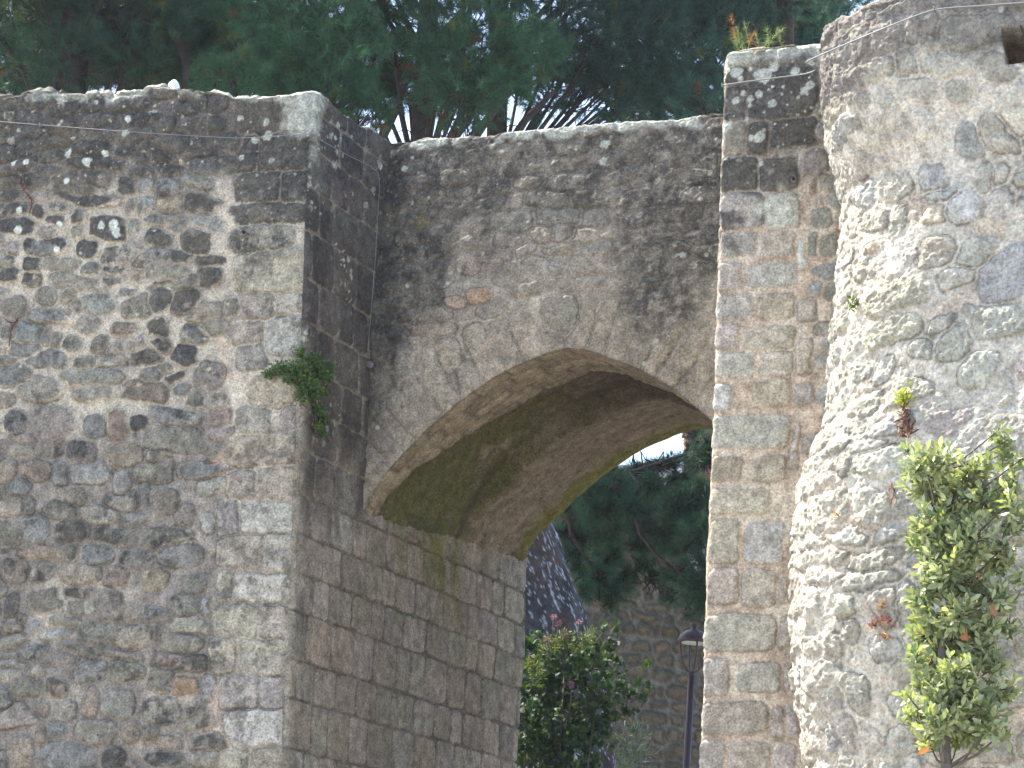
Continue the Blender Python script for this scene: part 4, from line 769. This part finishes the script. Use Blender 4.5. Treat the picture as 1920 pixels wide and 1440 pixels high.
def evergreen():
    r = np.random.default_rng(8); f = 1.75
    def q(x, y, df=0.): return hit(x, y, C0 + N_F * (f + df), N_F)
    b = q(1772, 1440); root = empty('small_tree', (b[0], b[1], 0), 'slim evergreen tree with glossy oval leaves growing close against the tower', 'tree')
    m = 1 / 355.
    BL = [(1720,872,26,26),(1765,862,36,26),(1815,880,34,30),(1700,880,16,20),(1850,870,16,20),(1745,905,48,32),(1800,930,55,40),(1850,935,38,40),(1760,965,44,34),(1730,985,22,24),(1880,850,20,28),(1872,808,10,16),(1888,828,14,18),(1900,900,18,40),(1915,860,12,16),(1900,970,18,36),(1890,1020,24,22),
          (1770,1030,36,36),(1830,1010,50,44),(1870,1050,30,26),(1905,1078,20,12),(1740,1060,24,26),(1725,1120,20,18),(1790,1090,44,34),(1845,1100,40,36),(1740,1150,24,22),(1800,1150,46,36),(1855,1160,26,34),(1885,1130,20,14),(1730,1190,22,18),(1780,1210,42,32),(1840,1220,36,32),(1745,1225,18,16),
          (1730,1275,22,20),(1760,1290,38,34),(1815,1290,48,40),(1865,1300,22,26),(1885,1310,12,18),(1720,1335,22,18),(1760,1350,38,34),(1815,1350,40,34),(1860,1360,20,22),(1880,1370,10,12),(1740,1385,18,14),(1835,1395,16,14),(1700,1338,12,10),(1700,1300,12,10)]
    BL += [(1735,1040,24,30),(1880,1110,22,30),(1720,1160,20,24),(1745,1095,26,30),(1890,1170,16,24),(1870,1250,22,30),(1715,1235,18,24),(1895,1290,14,24),(1740,1250,30,34),(1800,1250,44,30),(1850,1340,30,34),(1780,1050,50,50),(1780,1180,50,50),(1790,1320,50,46),(1800,1380,30,18),(1760,1385,24,16),(1715,1010,20,20),(1895,940,18,36),(1700,845,14,16)]
    blobs = [(q(x + r.uniform(-4, 4), y, r.uniform(-.14, .14)), np.array([rx, rx * .9, ry]) * m) for x, y, rx, ry in BL]
    cols = [(.32, .35, .19), (.25, .29, .16), (.37, .39, .23), (.17, .22, .12), (.28, .31, .19)]
    blob_leaves('leaves', blobs, 27, .054, .023, cols, M_LEAF, root, r, whorl=8, up=.75)
    t = Tubes(); tr = [np.array([b[0] - .02, b[1], 0]), q(1778, 1500), q(1775, 1440), q(1770, 1370), q(1772, 1290), q(1765, 1215), q(1785, 1160), q(1775, 1110), q(1765, 1040), q(1755, 960), q(1740, 890)]
    t.add(tr, [.045, .030, .026, .024, .021, .019, .016, .014, .011, .008, .004], 8)
    for c, rad in blobs:
        k = min(tr[2:], key=lambda p: np.linalg.norm(p - (c - [0, 0, .12]))); t.add([k, (k + c) / 2 + [0, 0, -.03], c], [.007, .005, .003], 4)
        for _ in range(4): t.add([c, c + unit(r.normal(size=3)) * rad * .8], [.003, .0015], 3)
    o = t.build('trunk', M_TWIG); adopt(root, o)
    # orange dead leaves
    P = np.array([q(x, y, .1) for x, y in ((1885,1028),(1752,1390),(1745,1400),(1815,1205),(1822,1195),(1830,1080),(1745,1240),(1860,1130),(1800,1060))])
    o = leaves('dead_leaves', P, r.normal(size=(len(P), 3)), r.normal(size=(len(P), 3)), .07, .03, np.tile([(.35, .15, .06)], (len(P), 1)), M_LEAF, None); adopt(root, o)
evergreen()

# ------------------------------------------------------------------ plants rooted in the masonry
def wall_plant():
    r = np.random.default_rng(14); c = hit(575, 720, C0 + N_F * .03, N_F)
    root = empty('wall_plant', c, 'trailing green pellitory clump rooted in the rampart corner', 'plant')
    BL = [(565,660,16,12),(590,675,22,16),(560,690,28,18),(530,690,28,14),(505,700,16,7),(600,700,24,20),(575,715,30,20),(545,712,18,8),(615,705,12,16),(590,735,22,16),(608,735,14,10),(565,735,14,12),(597,765,14,20),(605,785,12,20),(596,800,9,14),(603,812,12,6),(620,685,8,12),(570,748,8,8)]
    m = 1 / 318.; blobs = []
    for x, y, rx, ry in BL:
        if x < 572: p = hit(x, y, C0 + N_F * .05, N_F)
        else: p = hit(x, y, C0 + N_J * (.06 + (0 if x > 600 else .02)), N_J)
        blobs.append((p, np.array([rx * m, rx * m * .7 + .02, ry * m])))
    cols = [(.055, .115, .04), (.075, .135, .04), (.05, .10, .05), (.12, .15, .04)]
    blob_leaves('leaves', blobs, 170, .020, .012, cols, M_IVY, root, r, whorl=5, up=.3, jit=.5)
    t = Tubes(); o0 = hit(578, 735, C0 + N_J * .01, N_J)
    for p, rad in blobs:
        t.add([o0, (o0 + p) / 2 + r.normal(0, .01, 3), p], [.004, .003, .002], 3)
    o = t.build('stems', M_TWIG); adopt(root, o)
wall_plant()
def tw_pt(x, y, off=.03):
    s_, z = TW['tuv'](x, y); return TW['plan'](np.array([s_]), np.array([z]))[0] * [1, 1, 0] + [0, 0, z] + TW['normal'](np.array([s_]))[0] * off
def small_plant(name, pts, col, label, cat, L, Wd, sz, n_per=30, stemcol=None, off=.03, group=None, shape=(.0, .62, 1.0, .8, .0), fn=tw_pt):
    r = np.random.default_rng(len(label)); c = fn(*pts[0], off); root = empty(name, c, label, cat, group)
    blobs = [(fn(x, y, off), np.array([sz, sz, sz]) * r.uniform(.8, 1.2)) for x, y in pts]
    blob_leaves('leaves', blobs, n_per, L, Wd, [col, np.array(col) * .75, np.array(col) * 1.2], M_IVY, root, r, whorl=5, up=.3, jit=.6, shape=shape)
    t = Tubes(); 
    for p, _ in blobs: t.add([fn(pts[0][0], pts[0][1] + 4, 0.), p], [.004, .002], 4)
    o = t.build('stems', M_TWIG); adopt(root, o); return root
small_plant('wall_fern', [(1700,745),(1708,738),(1692,748),(1700,754)], (.30, .33, .05), 'tuft of bright yellow-green fern above dark dry roots on the tower', 'fern', .05, .014, .022, 60, off=.05)
small_plant('wall_fern', [(1609,562),(1612,572),(1608,580)], (.07, .12, .02), 'tiny dark green weed in a joint high on the tower', 'fern', .028, .012, .014, 90, off=.04)
small_plant('dry_root', [(1702,768),(1706,778),(1700,790),(1705,800),(1712,812),(1696,812)], (.12, .045, .025), 'dark brown dried roots hanging below the bright fern', 'dead plant', .05, .01, .018, 60, off=.05)
small_plant('dead_tuft', [(1660,1133),(1656,1140)], (.40, .20, .06), 'topmost ochre dried tuft of the cluster left of the evergreen tree', 'dead plant', .022, .006, .016, 120, off=.04, group='dried tufts on the tower')
small_plant('dead_tuft', [(1668,1160),(1660,1166),(1674,1166)], (.24, .07, .04), 'dark red dried tuft in the middle of the cluster on the tower', 'dead plant', .022, .006, .018, 120, off=.04, group='dried tufts on the tower')
small_plant('dead_tuft', [(1643,1170),(1650,1166),(1638,1174)], (.26, .09, .05), 'reddish dried tuft leftmost in the cluster on the tower', 'dead plant', .022, .006, .014, 120, off=.04, group='dried tufts on the tower')
small_plant('dead_tuft', [(1659,1194),(1665,1196)], (.45, .22, .07), 'lowest orange dried tuft of the cluster on the tower', 'dead plant', .022, .006, .014, 120, off=.04, group='dried tufts on the tower')
small_plant('dead_tuft', [(1573,962),(1577,968)], (.36, .17, .06), 'single small rusty tuft on the bright left bulge of the tower', 'dead plant', .02, .006, .012, 120, off=.04, group='dried tufts on the tower')
small_plant('dead_tuft', [(1678,915),(1679,935),(1677,948)], (.25, .12, .07), 'faint brown dried tuft in the tower stones beside the tree top', 'dead plant', .02, .006, .010, 120, off=.04, group='dried tufts on the tower')
def pf3(x, y, off): return hit(x, y, C0 + N_F * off, N_F)
def pg3(x, y, off): return hit(x, y, G0 + N_F * off, N_F)
def pj3(x, y, off): return hit(x, y, C0 + N_J * off, N_J)
def dry_weed(pts, label):
    r = np.random.default_rng(int(pts[0][1])); root = empty('dry_weed', pf3(*pts[0], .03), label, 'dead plant'); t = Tubes()
    P = np.array([pf3(x, y, .035) for x, y in pts]); t.add(P, .004, 4)
    for _ in range(16):
        i = r.integers(0, len(P) - 1); k = r.random(); a = P[i] * (1 - k) + P[i + 1] * k; d = E_D * r.normal(0, .022) + N_F * r.uniform(0, .015) + np.array([0, 0, r.normal(0, .016)]); t.add([a, a + d], [.0035, .002], 3)
    o = t.build('stalk', plain_mat('dry red stalk', (.13, .045, .035), .9)); adopt(root, o)
dry_weed([(37,330),(40,345),(46,358),(58,372),(60,383),(55,400)], 'dry reddish weed clinging to the rampart just below the cable')
dry_weed([(14,602),(24,606),(34,600),(22,612),(19,630),(17,650)], 'dry branching reddish weed at the left edge of the rampart')

# ------------------------------------------------------------------ cables and fittings
def cable(pts, rad, label, clips=(), mat=M_STEEL, name='cable'):
    root = empty(name, pts[0], label, 'cable'); t = Tubes(); P = np.array(pts)
    d = np.concatenate([[0], np.cumsum(np.linalg.norm(np.diff(P, axis=0), axis=1))]); s = np.linspace(0, d[-1], max(8, int(d[-1] / .05)))
    Q = np.stack([np.interp(s, d, P[:, i]) for i in range(3)], 1)
    for _ in range(2): Q[1:-1] = (Q[:-2] + Q[1:-1] * 2 + Q[2:]) / 4
    t.add(Q, rad, 6); o = t.build('wire', mat); adopt(root, o)
    for c, n in clips:
        t = Tubes(); a = np.linspace(0, 6.283, 13); c = np.array(c); up = np.array([0, 0, 1.]); sd_ = unit(np.cross(n, up))
        t.add(c + .011 * (np.cos(a)[:, None] * up + np.sin(a)[:, None] * n), .0028, 5); t.add([c - n * .05, c - n * .009], .004, 6)
        o = t.build('clip', M_STEEL); adopt(root, o)
    return root
cable([pf3(-400, 205, .05), pf3(-150, 214, .05), pf3(0, 228, .05), pf3(75, 234, .05), pf3(190, 243, .055), pf3(300, 251, .055), pf3(443, 259, .05), pf3(500, 257, .05), pf3(583, 249, .05), pj3(600, 262, .04), pj3(650, 290, .05), pj3(704, 316, .05), pg3(711, 323, .03), pg3(712, 345, .06), pg3(704, 480, .06), pg3(697, 570, .06), pg3(690, 655, .06), pg3(693, 668, .05)],
      .0021, 'thin grey steel cable sagging across the rampart top then hanging down beside the arch wall', [(pf3(75, 234, .05), N_F), (pf3(443, 259, .05), N_F), (pf3(583, 249, .05), N_F), (pj3(704, 316, .05), N_J), (pg3(690, 655, .05), N_F)])
cable([pf3(1353, 160, .06), pf3(1400, 153, .06), pf3(1470, 144, .06), pf3(1522, 138, .06), pf3(1532, 130, .12), tw_pt(1540, 120, .10), tw_pt(1600, 96, .10), tw_pt(1680, 62, .10), tw_pt(1755, 26, .07), tw_pt(1830, 22, .07), tw_pt(1919, 15, .07), tw_pt(1919, 15, .07) + E_D * 1.2 + np.array([0, 0, -.05])],
      .0040, 'pale rope-like cable crossing the pier top and climbing over the tower', [(pf3(1354, 160, .06), N_F), (pf3(1522, 138, .06), N_F), (tw_pt(1755, 26, .07), N_F)])
def fitting(name, p, n, kind, label):
    root = empty(name, p, label, 'fitting'); t = Tubes(); up = np.array([0, 0, 1.]); sd_ = unit(np.cross(up, n)); a = np.linspace(0, 6.283, 15)
    if kind == 'ring':
        t.add([p - n * .01, p + n * .004, p + n * .008], [.021, .021, .017], 18); o = t.build('plate', M_STEEL); adopt(root, o)
        t = Tubes(); t.add([p + n * .008, p + n * .03], .006, 8); t.add(p + n * .02 + .019 * (np.cos(a)[:, None] * up + np.sin(a)[:, None] * sd_), .0025, 6); o = t.build('eye', M_STEEL); adopt(root, o)
    elif kind == 'eye':
        t.add([p - n * .03, p + n * .012], .0035, 6); t.add(p + n * .02 + .011 * (np.cos(a)[:, None] * up + np.sin(a)[:, None] * sd_), .003, 6); o = t.build('eye', M_STEEL); adopt(root, o)
    else:
        t.add([p - n * .02, p + n * .012, p + n * .024, p + n * .03], [.011, .012, .010, .004], 12); o = t.build('head', M_IRON); adopt(root, o)
        t = Tubes(); t.add([p - n * .01, p + n * .002], [.017, .017], 14); o = t.build('washer', M_STEEL); adopt(root, o)
fitting('anchor_plate', pg3(694, 684, .03), N_F, 'ring', 'round steel anchor plate with eye just under the hanging cable end')
fitting('screw_eye', pg3(1038, 498, .03), N_F, 'eye', 'small steel screw eye in the wall above the arch apex')
fitting('iron_bolt', pf3(458, 436, .03), N_F, 'bolt', 'dark round bolt head in the rampart beside the corner stones')
fitting('iron_bolt', pf3(1488, 336, .03), N_F, 'bolt', 'dark round bolt head high on the pier')
def white_stone():
    c = hit(326, 163, C0 - N_F * .25, N_F); r = np.random.default_rng(4); a, b = np.meshgrid(np.linspace(0, 2 * math.pi, 25), np.linspace(0, math.pi, 15))
    d = np.stack([np.cos(a) * np.sin(b), np.sin(a) * np.sin(b), np.cos(b)], -1); k = 1 + .12 * np.sin(3 * a) * np.sin(b) + .15 * np.cos(2 * b + .5) * (d[..., 0] > 0)
    P = d * k[..., None] * [.04, .04, .042] + [0, 0, .0]; me = grid_mesh('white_rock', P, plain_mat('white quartz', (.75, .76, .78), .6, var=.08), None, flip=False)
    me.location = tuple(c + [0, 0, .004]); tag(me, 'small rounded white rock resting on top of the rampart', 'rock')
white_stone()

# ------------------------------------------------------------------ beyond the arch
def buttress():
    Y = 20.5; sil = [(1012,930),(1022,965),(1046,1005),(1062,1050),(1080,1100),(1098,1150),(1106,1190),(1116,1240),(1132,1290),(1146,1340),(1152,1400),(1156,1440)]
    q = np.array([at(x, y, Y) for x, y in sil]); cx = at(930, 1200, Y)[0]
    root = empty('stone_buttress', (cx, Y, 0), 'dark flared stone buttress streaked with white lichen behind the arch', 'buttress')
    th = np.linspace(-.4, math.pi + .4, 190); z = np.concatenate([np.linspace(0, 3.2, 14), np.arange(3.25, q[0, 2] + .3, .02)])
    T, Z = np.meshgrid(th, z); rx = lerp(Z, q[::-1, 2], q[::-1, 0] - cx); rx = np.where(Z > q[0, 2], rx * (1 - .5 * (Z - q[0, 2])), rx)
    U = T * rx.mean(); H = .02 * fbm(U, Z, 4, 4, 201) + .01 * fbm(U, Z * .5, 18, 3, 202)
    P = np.stack([cx + (rx + H) * np.cos(T), Y - (.55 * rx + H) * np.sin(T), Z], -1)
    C = np.broadcast_to(np.array((.055, .055, .062)), P.shape) * (1 + .5 * fbm(U, Z, 8, 4, 203))[..., None]
    C = mix(C, (.07, .055, .05), sst(0, .4, fbm(U, Z, 3, 3, 204)))
    sp = sst(.42, .62, fbm(U * 3.2 - Z * .5, Z * .9, 12, 3, 205)); C = mix(C, (.38, .42, .45), np.maximum(sp * .8, cells(U * 1.8 - Z * .3, Z * .55, .035, .4, .004, .012, 206)))
    o = grid_mesh('masonry', P, M_FAR, None, C); adopt(root, o)
    top = np.array([*P[-1], [cx, Y, z[-1]]]); n = len(P[-1]); f = np.array([[i, i + 1, n] for i in range(n - 1)]).ravel()
    o = mesh_np('top', top, f, np.full(n - 1, 3), M_FAR, None, np.full((n + 1, 3), .08)); adopt(root, o)
buttress()
def house():
    Y = 36.0; zt = at(1200, 885, Y)[2]; g = [at(960, 900, Y), at(1345, 900, Y)]; x0, x1 = g[0][0] - 4, g[1][0] + 2
    root = empty('stone_house', (0, Y, 0), 'house of rounded brown rubble stone with a steep roof edge behind the arch', 'house')
    xs = np.concatenate([np.arange(x0, at(980, 900, Y)[0], .15), np.arange(at(980, 900, Y)[0], x1, .022)]); va, vb = at(1165, 905, Y), at(1350, 1215, Y)
    roofz = lambda x: np.where(x < va[0], va[2] + .22 + 0 * x, va[2] + (x - va[0]) * (vb[2] - va[2]) / (vb[0] - va[0]))
    t = np.concatenate([np.linspace(0, .35, 12), np.linspace(.36, 1, 230)]); X, T = np.meshgrid(xs, t); Z = T * np.maximum(roofz(X), 2)
    st = rubble(at(980, 900, Y)[0], x1, 2.5, zt + 2.5, (.16, .26), (.22, .5), seed=55, prot=(.03, .07))
    idx, e, H, C, dk = relief(X, Z, st, .05, .09, .02, 211, (.04, .015), .02); H = H * 1.5
    C = C * np.array((1.0, .86, .66)) * .45 * (1 + .3 * fbm(X, Z, 5, 3, 212))[..., None]; C = mix(C, np.array((.15, .135, .11)), sst(-.02, .006, e)); C = C * (1 - .5 * np.exp(-(e / .016) ** 2))[..., None]; C = mix(C, (.06, .065, .045), sst(0, .4, fbm(X, Z, 1.2, 3, 213)) * .3)
    P = np.stack([X, Y - H, Z], -1); o = grid_mesh('wall', P, M_FAR, None, C, flip=True); adopt(root, o)
    slate = plain_mat('slate roof', (.16, .17, .19), .5, var=.25, scale=14.)
    d = np.array([0, -1., 0]); sl = unit(vb - va); up = np.cross(sl, [0, 1., 0]); up = up * np.sign(up[2])
    def slab(a, b, y0, y1, h, mat, nm):
        V = [a + [0, y0, 0], b + [0, y0, 0], b + [0, y0, 0] + up * h, a + [0, y0, 0] + up * h, a + [0, y1, 0], b + [0, y1, 0], b + [0, y1, 0] + up * h, a + [0, y1, 0] + up * h]
        f = [0,1,2,3, 7,6,5,4, 0,4,5,1, 1,5,6,2, 2,6,7,3, 3,7,4,0]; o = mesh_np(nm, V, f, [4] * 6, mat, None, None, False); adopt(root, o)
    slab(va, vb + sl * .6, -.28, 6, .10, slate, 'roof'); slab(va, vb + sl * .6, -.34, -.283, .24, plain_mat('dark verge board', (.04, .035, .035), .7), 'verge_board')
    bw = at(940, 900, Y)[0]
    V = [(x0, Y + .3, 0), (x1, Y + .3, 0), (x1, Y + 6, 0), (x0, Y + 6, 0), (x0, Y + .3, 4.8), (x1, Y + .3, 4.8), (x1, Y + 6, 4.8), (x0, Y + 6, 4.8)]
    o = mesh_np('side_walls', V, [0,1,5,4, 1,2,6,5, 2,3,7,6, 3,0,4,7, 4,5,6,7], [4] * 5, M_FAR, None, np.full((8, 3), .16), False); adopt(root, o)
    # the slate-roofed neighbour
    Y2 = 46.0; root2 = empty('slate_roofed_house', (at(1300, 900, Y2)[0], Y2, 0), 'farther house with a pale grey slate roof and red brick chimney', 'house')
    e0, e1 = at(1120, 1230, Y2), at(1460, 1230, Y2); r0, r1 = at(1150, 872, Y2 + 3.5), at(1460, 872, Y2 + 3.5)
    n = 60; rows = []
    for k in np.linspace(0, 1, 120):
        a, b = e0 * (1 - k) + r0 * k, e1 * (1 - k) + r1 * k; rows.append(a + (b - a) * np.linspace(0, 1, n)[:, None] + np.array([0, 0, -.02 * ((k * 26) % 1)]))
    P = np.array(rows); U = np.broadcast_to(np.arange(n)[None] * .2, P.shape[:2]); Vv = np.broadcast_to(np.arange(120)[:, None] * .2, P.shape[:2])
    cell = _h(np.floor(U * 1.3 + (np.floor(Vv / .9) % 2) * .5), np.floor(Vv / .9), 5); C = np.array((.30, .33, .37)) * (.75 + .5 * cell)[..., None]
    o = grid_mesh('roof', P, M_FAR, None, C); adopt(root2, o)
    V = [(*p[:2], z) for z in (0, e0[2] - .05) for p in (e0 + [0, .4, 0], e1 + [0, .4, 0], r1 + [0, 3, 0], r0 + [0, 3, 0])]
    o = mesh_np('walls', V, [0,1,5,4, 1,2,6,5, 2,3,7,6, 3,0,4,7], [4] * 4, M_FAR, None, np.full((8, 3), .25), False); adopt(root2, o)
    c = at(1322, 862, Y2 + 2.5); w, h = .42, .75; brick, nb, bb = new_mat('red brick', .9)
    bt = N(nb, 'ShaderNodeTexBrick', Scale=4.5); bt.inputs['Color1'].default_value = (.30, .075, .045, 1); bt.inputs['Color2'].default_value = (.22, .06, .04, 1); bt.inputs['Mortar'].default_value = (.3, .25, .2, 1); tc = N(nb, 'ShaderNodeTexCoord'); mp = N(nb, 'ShaderNodeMapping'); mp.inputs['Rotation'].default_value = (math.radians(90), 0, 0)
    nb.links.new(tc.outputs['Object'], mp.inputs[0]); nb.links.new(mp.outputs[0], bt.inputs['Vector']); nb.links.new(bt.outputs['Color'], bb.inputs['Base Color'])
    def bx(x, y, z, sx, sy, sz, mat, nm):
        V = [(x + i * sx, y + j * sy, z + k * sz) for k in (-1, 1) for i, j in ((-1, -1), (1, -1), (1, 1), (-1, 1))]; return mesh_np(nm, V, [0,1,5,4, 1,2,6,5, 2,3,7,6, 3,0,4,7, 4,5,6,7, 3,2,1,0], [4] * 6, mat, None, None, False)
    o = bx(c[0], c[1], c[2] - .2, w, .3, h, brick, 'chimney'); p = bx(c[0], c[1], c[2] + h - .17, w + .05, .35, .05, M_TWIG, 'chimney_cap'); adopt(root2, o, p)
house()
def lamp():
    Y = 26.0; a = at(1297, 1262, Y); b = at(1287, 1440, Y); ax = unit(a - b); base = a - ax * (a[2] / ax[2]); k = PXM(Y) * 1.02; sx = unit(np.cross([0, 1., 0], ax)) * np.sign(np.cross([0, 1., 0], ax)[0]); sy = np.cross(ax, sx)
    root = empty('street_lamp', base, 'dark iron street lamp with domed cap and open curved arms', 'street lamp')
    L = lambda x, y, t=0.: a + sx * x * k + ax * y * k + sy * t * k
    t = Tubes(); t.add([base, base + ax * .3, base + ax * .32, a - ax * 1.5, L(0, 0)], [.07, .07, .048, .040, 6 * k], 14); t.add([L(0, -6), L(0, -4), L(0, 0), L(0, 2)], [6.2 * k, 7.4 * k, 7.4 * k, 5 * k], 14); o = t.build('post', M_IRON); adopt(root, o)
    for i in range(4):
        an = math.pi / 2 * i + .2; c, s_ = math.cos(an), math.sin(an); t = Tubes()
        t.add([L(3 * c, 0, 3 * s_), L(12 * c, 6, 12 * s_), L(18 * c, 17, 18 * s_), L(22 * c, 36, 22 * s_), L(25 * c, 57, 25 * s_)], 1.7 * k, 6); o = t.build('arm', M_IRON); adopt(root, o)
    t = Tubes(); t.add([L(0, 55), L(0, 57), L(0, 60), L(0, 68), L(0, 75), L(0, 78), L(0, 79), L(0, 84), L(0, 86), L(0, 89)], np.array([26, 28, 28, 24, 15, 7, 5, 5, 7.5, 6]) * k, 24); o = t.build('cap', M_IRON); adopt(root, o)
    t = Tubes(); t.add([L(0, 53), L(0, 54.5)], np.array([21, 22]) * k, 24); o = t.build('diffuser', M_GLASS); adopt(root, o)
lamp()
def bushes():
    r = np.random.default_rng(31); Y = 19.2; m = PXM(Y)
    root = empty('ivy_bush', ground_at(1060, Y) * 1.0, 'dense dark green leafy bush at the foot of the buttress beyond the arch', 'bush')
    BL = [(1010,1225,45,40),(1060,1230,55,45),(1110,1255,50,45),(1000,1290,50,50),(1060,1300,60,50),(1120,1310,45,40),(985,1350,45,55),(1040,1370,60,55),(1100,1365,45,45),(1010,1430,60,50),(1070,1440,60,50),(1120,1225,30,28),(975,1205,24,24),(1160,1280,22,18),(1180,1300,22,14),(1150,1200,12,12),(1165,1240,14,10),(1195,1280,12,10),(1210,1245,8,8),(1135,1180,10,12),(1155,1172,8,10),(1145,1350,20,16),(1180,1330,16,12),(1215,1290,8,7),(1170,1265,12,10),(1140,1215,16,14),(1205,1315,9,8),(1130,1380,26,30),(1000,1520,80,60),(1080,1530,80,60),(1020,1650,110,80),(1060,1800,130,90)]
    blobs = [(at(x, y, Y + r.uniform(-.25, .25)), np.array([rx, rx * .9, ry]) * m) for x, y, rx, ry in BL]
    cols = [(.036, .07, .042), (.045, .085, .038), (.034, .064, .05), (.06, .09, .036)]
    blob_leaves('leaves', blobs, 16, .052, .044, cols, M_IVY, root, r, whorl=5, up=.35, jit=.6, shape=(.0, .9, 1.0, .55, .0))
    t = Tubes(); b0 = ground_at(1060, Y)
    big = [p for p, rad in blobs if rad[0] > 38 * m]
    for p, rad in blobs:
        if rad[0] > 38 * m: t.add([b0 + r.normal(0, .1, 3) * [1, 1, 0], (b0 + p) / 2 + r.normal(0, .04, 3), p], [.02, .012, .005], 4)
        else:
            g = min(big, key=lambda c: np.linalg.norm(c - p)); t.add([g, (g + p) / 2 + r.normal(0, .02, 3) + [0, 0, .02], p], [.004, .003, .002], 3)
    o = t.build('stems', M_TWIG); adopt(root, o)
    r2 = empty('valerian_plant', at(1060, 1230, Y - .3), 'feathery plant with pink flower heads growing out of the top of the leafy bush', 'plant')
    fl = [(1047,1168),(1085,1168),(1026,1200),(1060,1193),(1038,1158),(1072,1284)]
    for x, y in fl:
        c = at(x, y, Y - .42); n = 45; d = unit(r.normal(size=(n, 3)))
        o = leaves('flower', c + d * r.uniform(.006, .022, (n, 1)), d, unit(r.normal(size=(n, 3))), .016, .012, np.array((.22, .10, .19)) * r.uniform(.7, 1.3, (n, 1)), M_IVY, None); adopt(r2, o)
    t = Tubes(); 
    for x, y in fl: t.add([at(x - 8, y + 70, Y - .2), at(x - 2, y + 30, Y - .38), at(x, y, Y - .42)], .004, 4)
    o = t.build('stems', M_TWIG); adopt(r2, o)
    bl = [(at(x, y, Y - .35), np.array([rx, rx, ry]) * m) for x, y, rx, ry in ((1060,1200,26,18),(1100,1190,22,16),(1030,1215,20,16),(1080,1215,22,16),(1005,1260,18,24),(990,1240,12,18))]
    blob_leaves('leaves', bl, 26, .05, .010, [(.13, .17, .06), (.10, .14, .05), (.16, .17, .08)], M_IVY, r2, r, whorl=6, up=.9, jit=.3)
    r3 = empty('oleander_shrub', ground_at(1190, 21.5), 'shrub with narrow shiny leaves low to the right of the leafy bush', 'bush')
    BL = [(1175,1385,26,24),(1195,1365,20,18),(1160,1420,30,26),(1200,1410,28,24),(1140,1345,14,14),(1215,1380,14,12),(1180,1460,40,30),(1180,1600,60,60),(1180,1780,70,80)]; m = PXM(21.5)
    bl = [(at(x, y, 21.5 + r.uniform(-.15, .15)), np.array([rx, rx, ry]) * m) for x, y, rx, ry in BL]
    blob_leaves('leaves', bl, 9, .085, .014, [(.07, .10, .07), (.09, .12, .09), (.06, .09, .06)], M_LEAF, r3, r, whorl=7, up=.5, jit=.3, shape=(.0, .8, 1.0, .8, .0))
    t = Tubes(); b0 = ground_at(1190, 21.5)
    for p, rad in bl[:6]: t.add([b0, (b0 + p) / 2 + r.normal(0, .03, 3), p], [.010, .007, .003], 4)
    o = t.build('stems', M_TWIG); adopt(r3, o)
bushes()

# ------------------------------------------------------------------ added volume standing in for lens glare
def haze():
    V = [(x, y, z) for z in (-1.0, 30.0) for x, y in ((-60, -8), (60, -8), (60, 75), (-60, 75))]
    m = bpy.data.materials.new('glare haze'); m.use_nodes = True; n = m.node_tree; n.nodes.remove(n.nodes['Principled BSDF'])
    v = n.nodes.new('ShaderNodeVolumePrincipled'); v.inputs['Color'].default_value = (.86, .92, 1, 1); v.inputs['Density'].default_value = .0004; v.inputs['Anisotropy'].default_value = 0.
    n.links.new(v.outputs[0], n.nodes['Material Output'].inputs['Volume'])
    o = mesh_np('haze', V, [0,1,5,4, 1,2,6,5, 2,3,7,6, 3,0,4,7, 4,5,6,7, 3,2,1,0], [4] * 6, m, None, None, False); tag(o, kind='stuff', label='thin added haze standing in for lens glare', cat='haze')
haze()
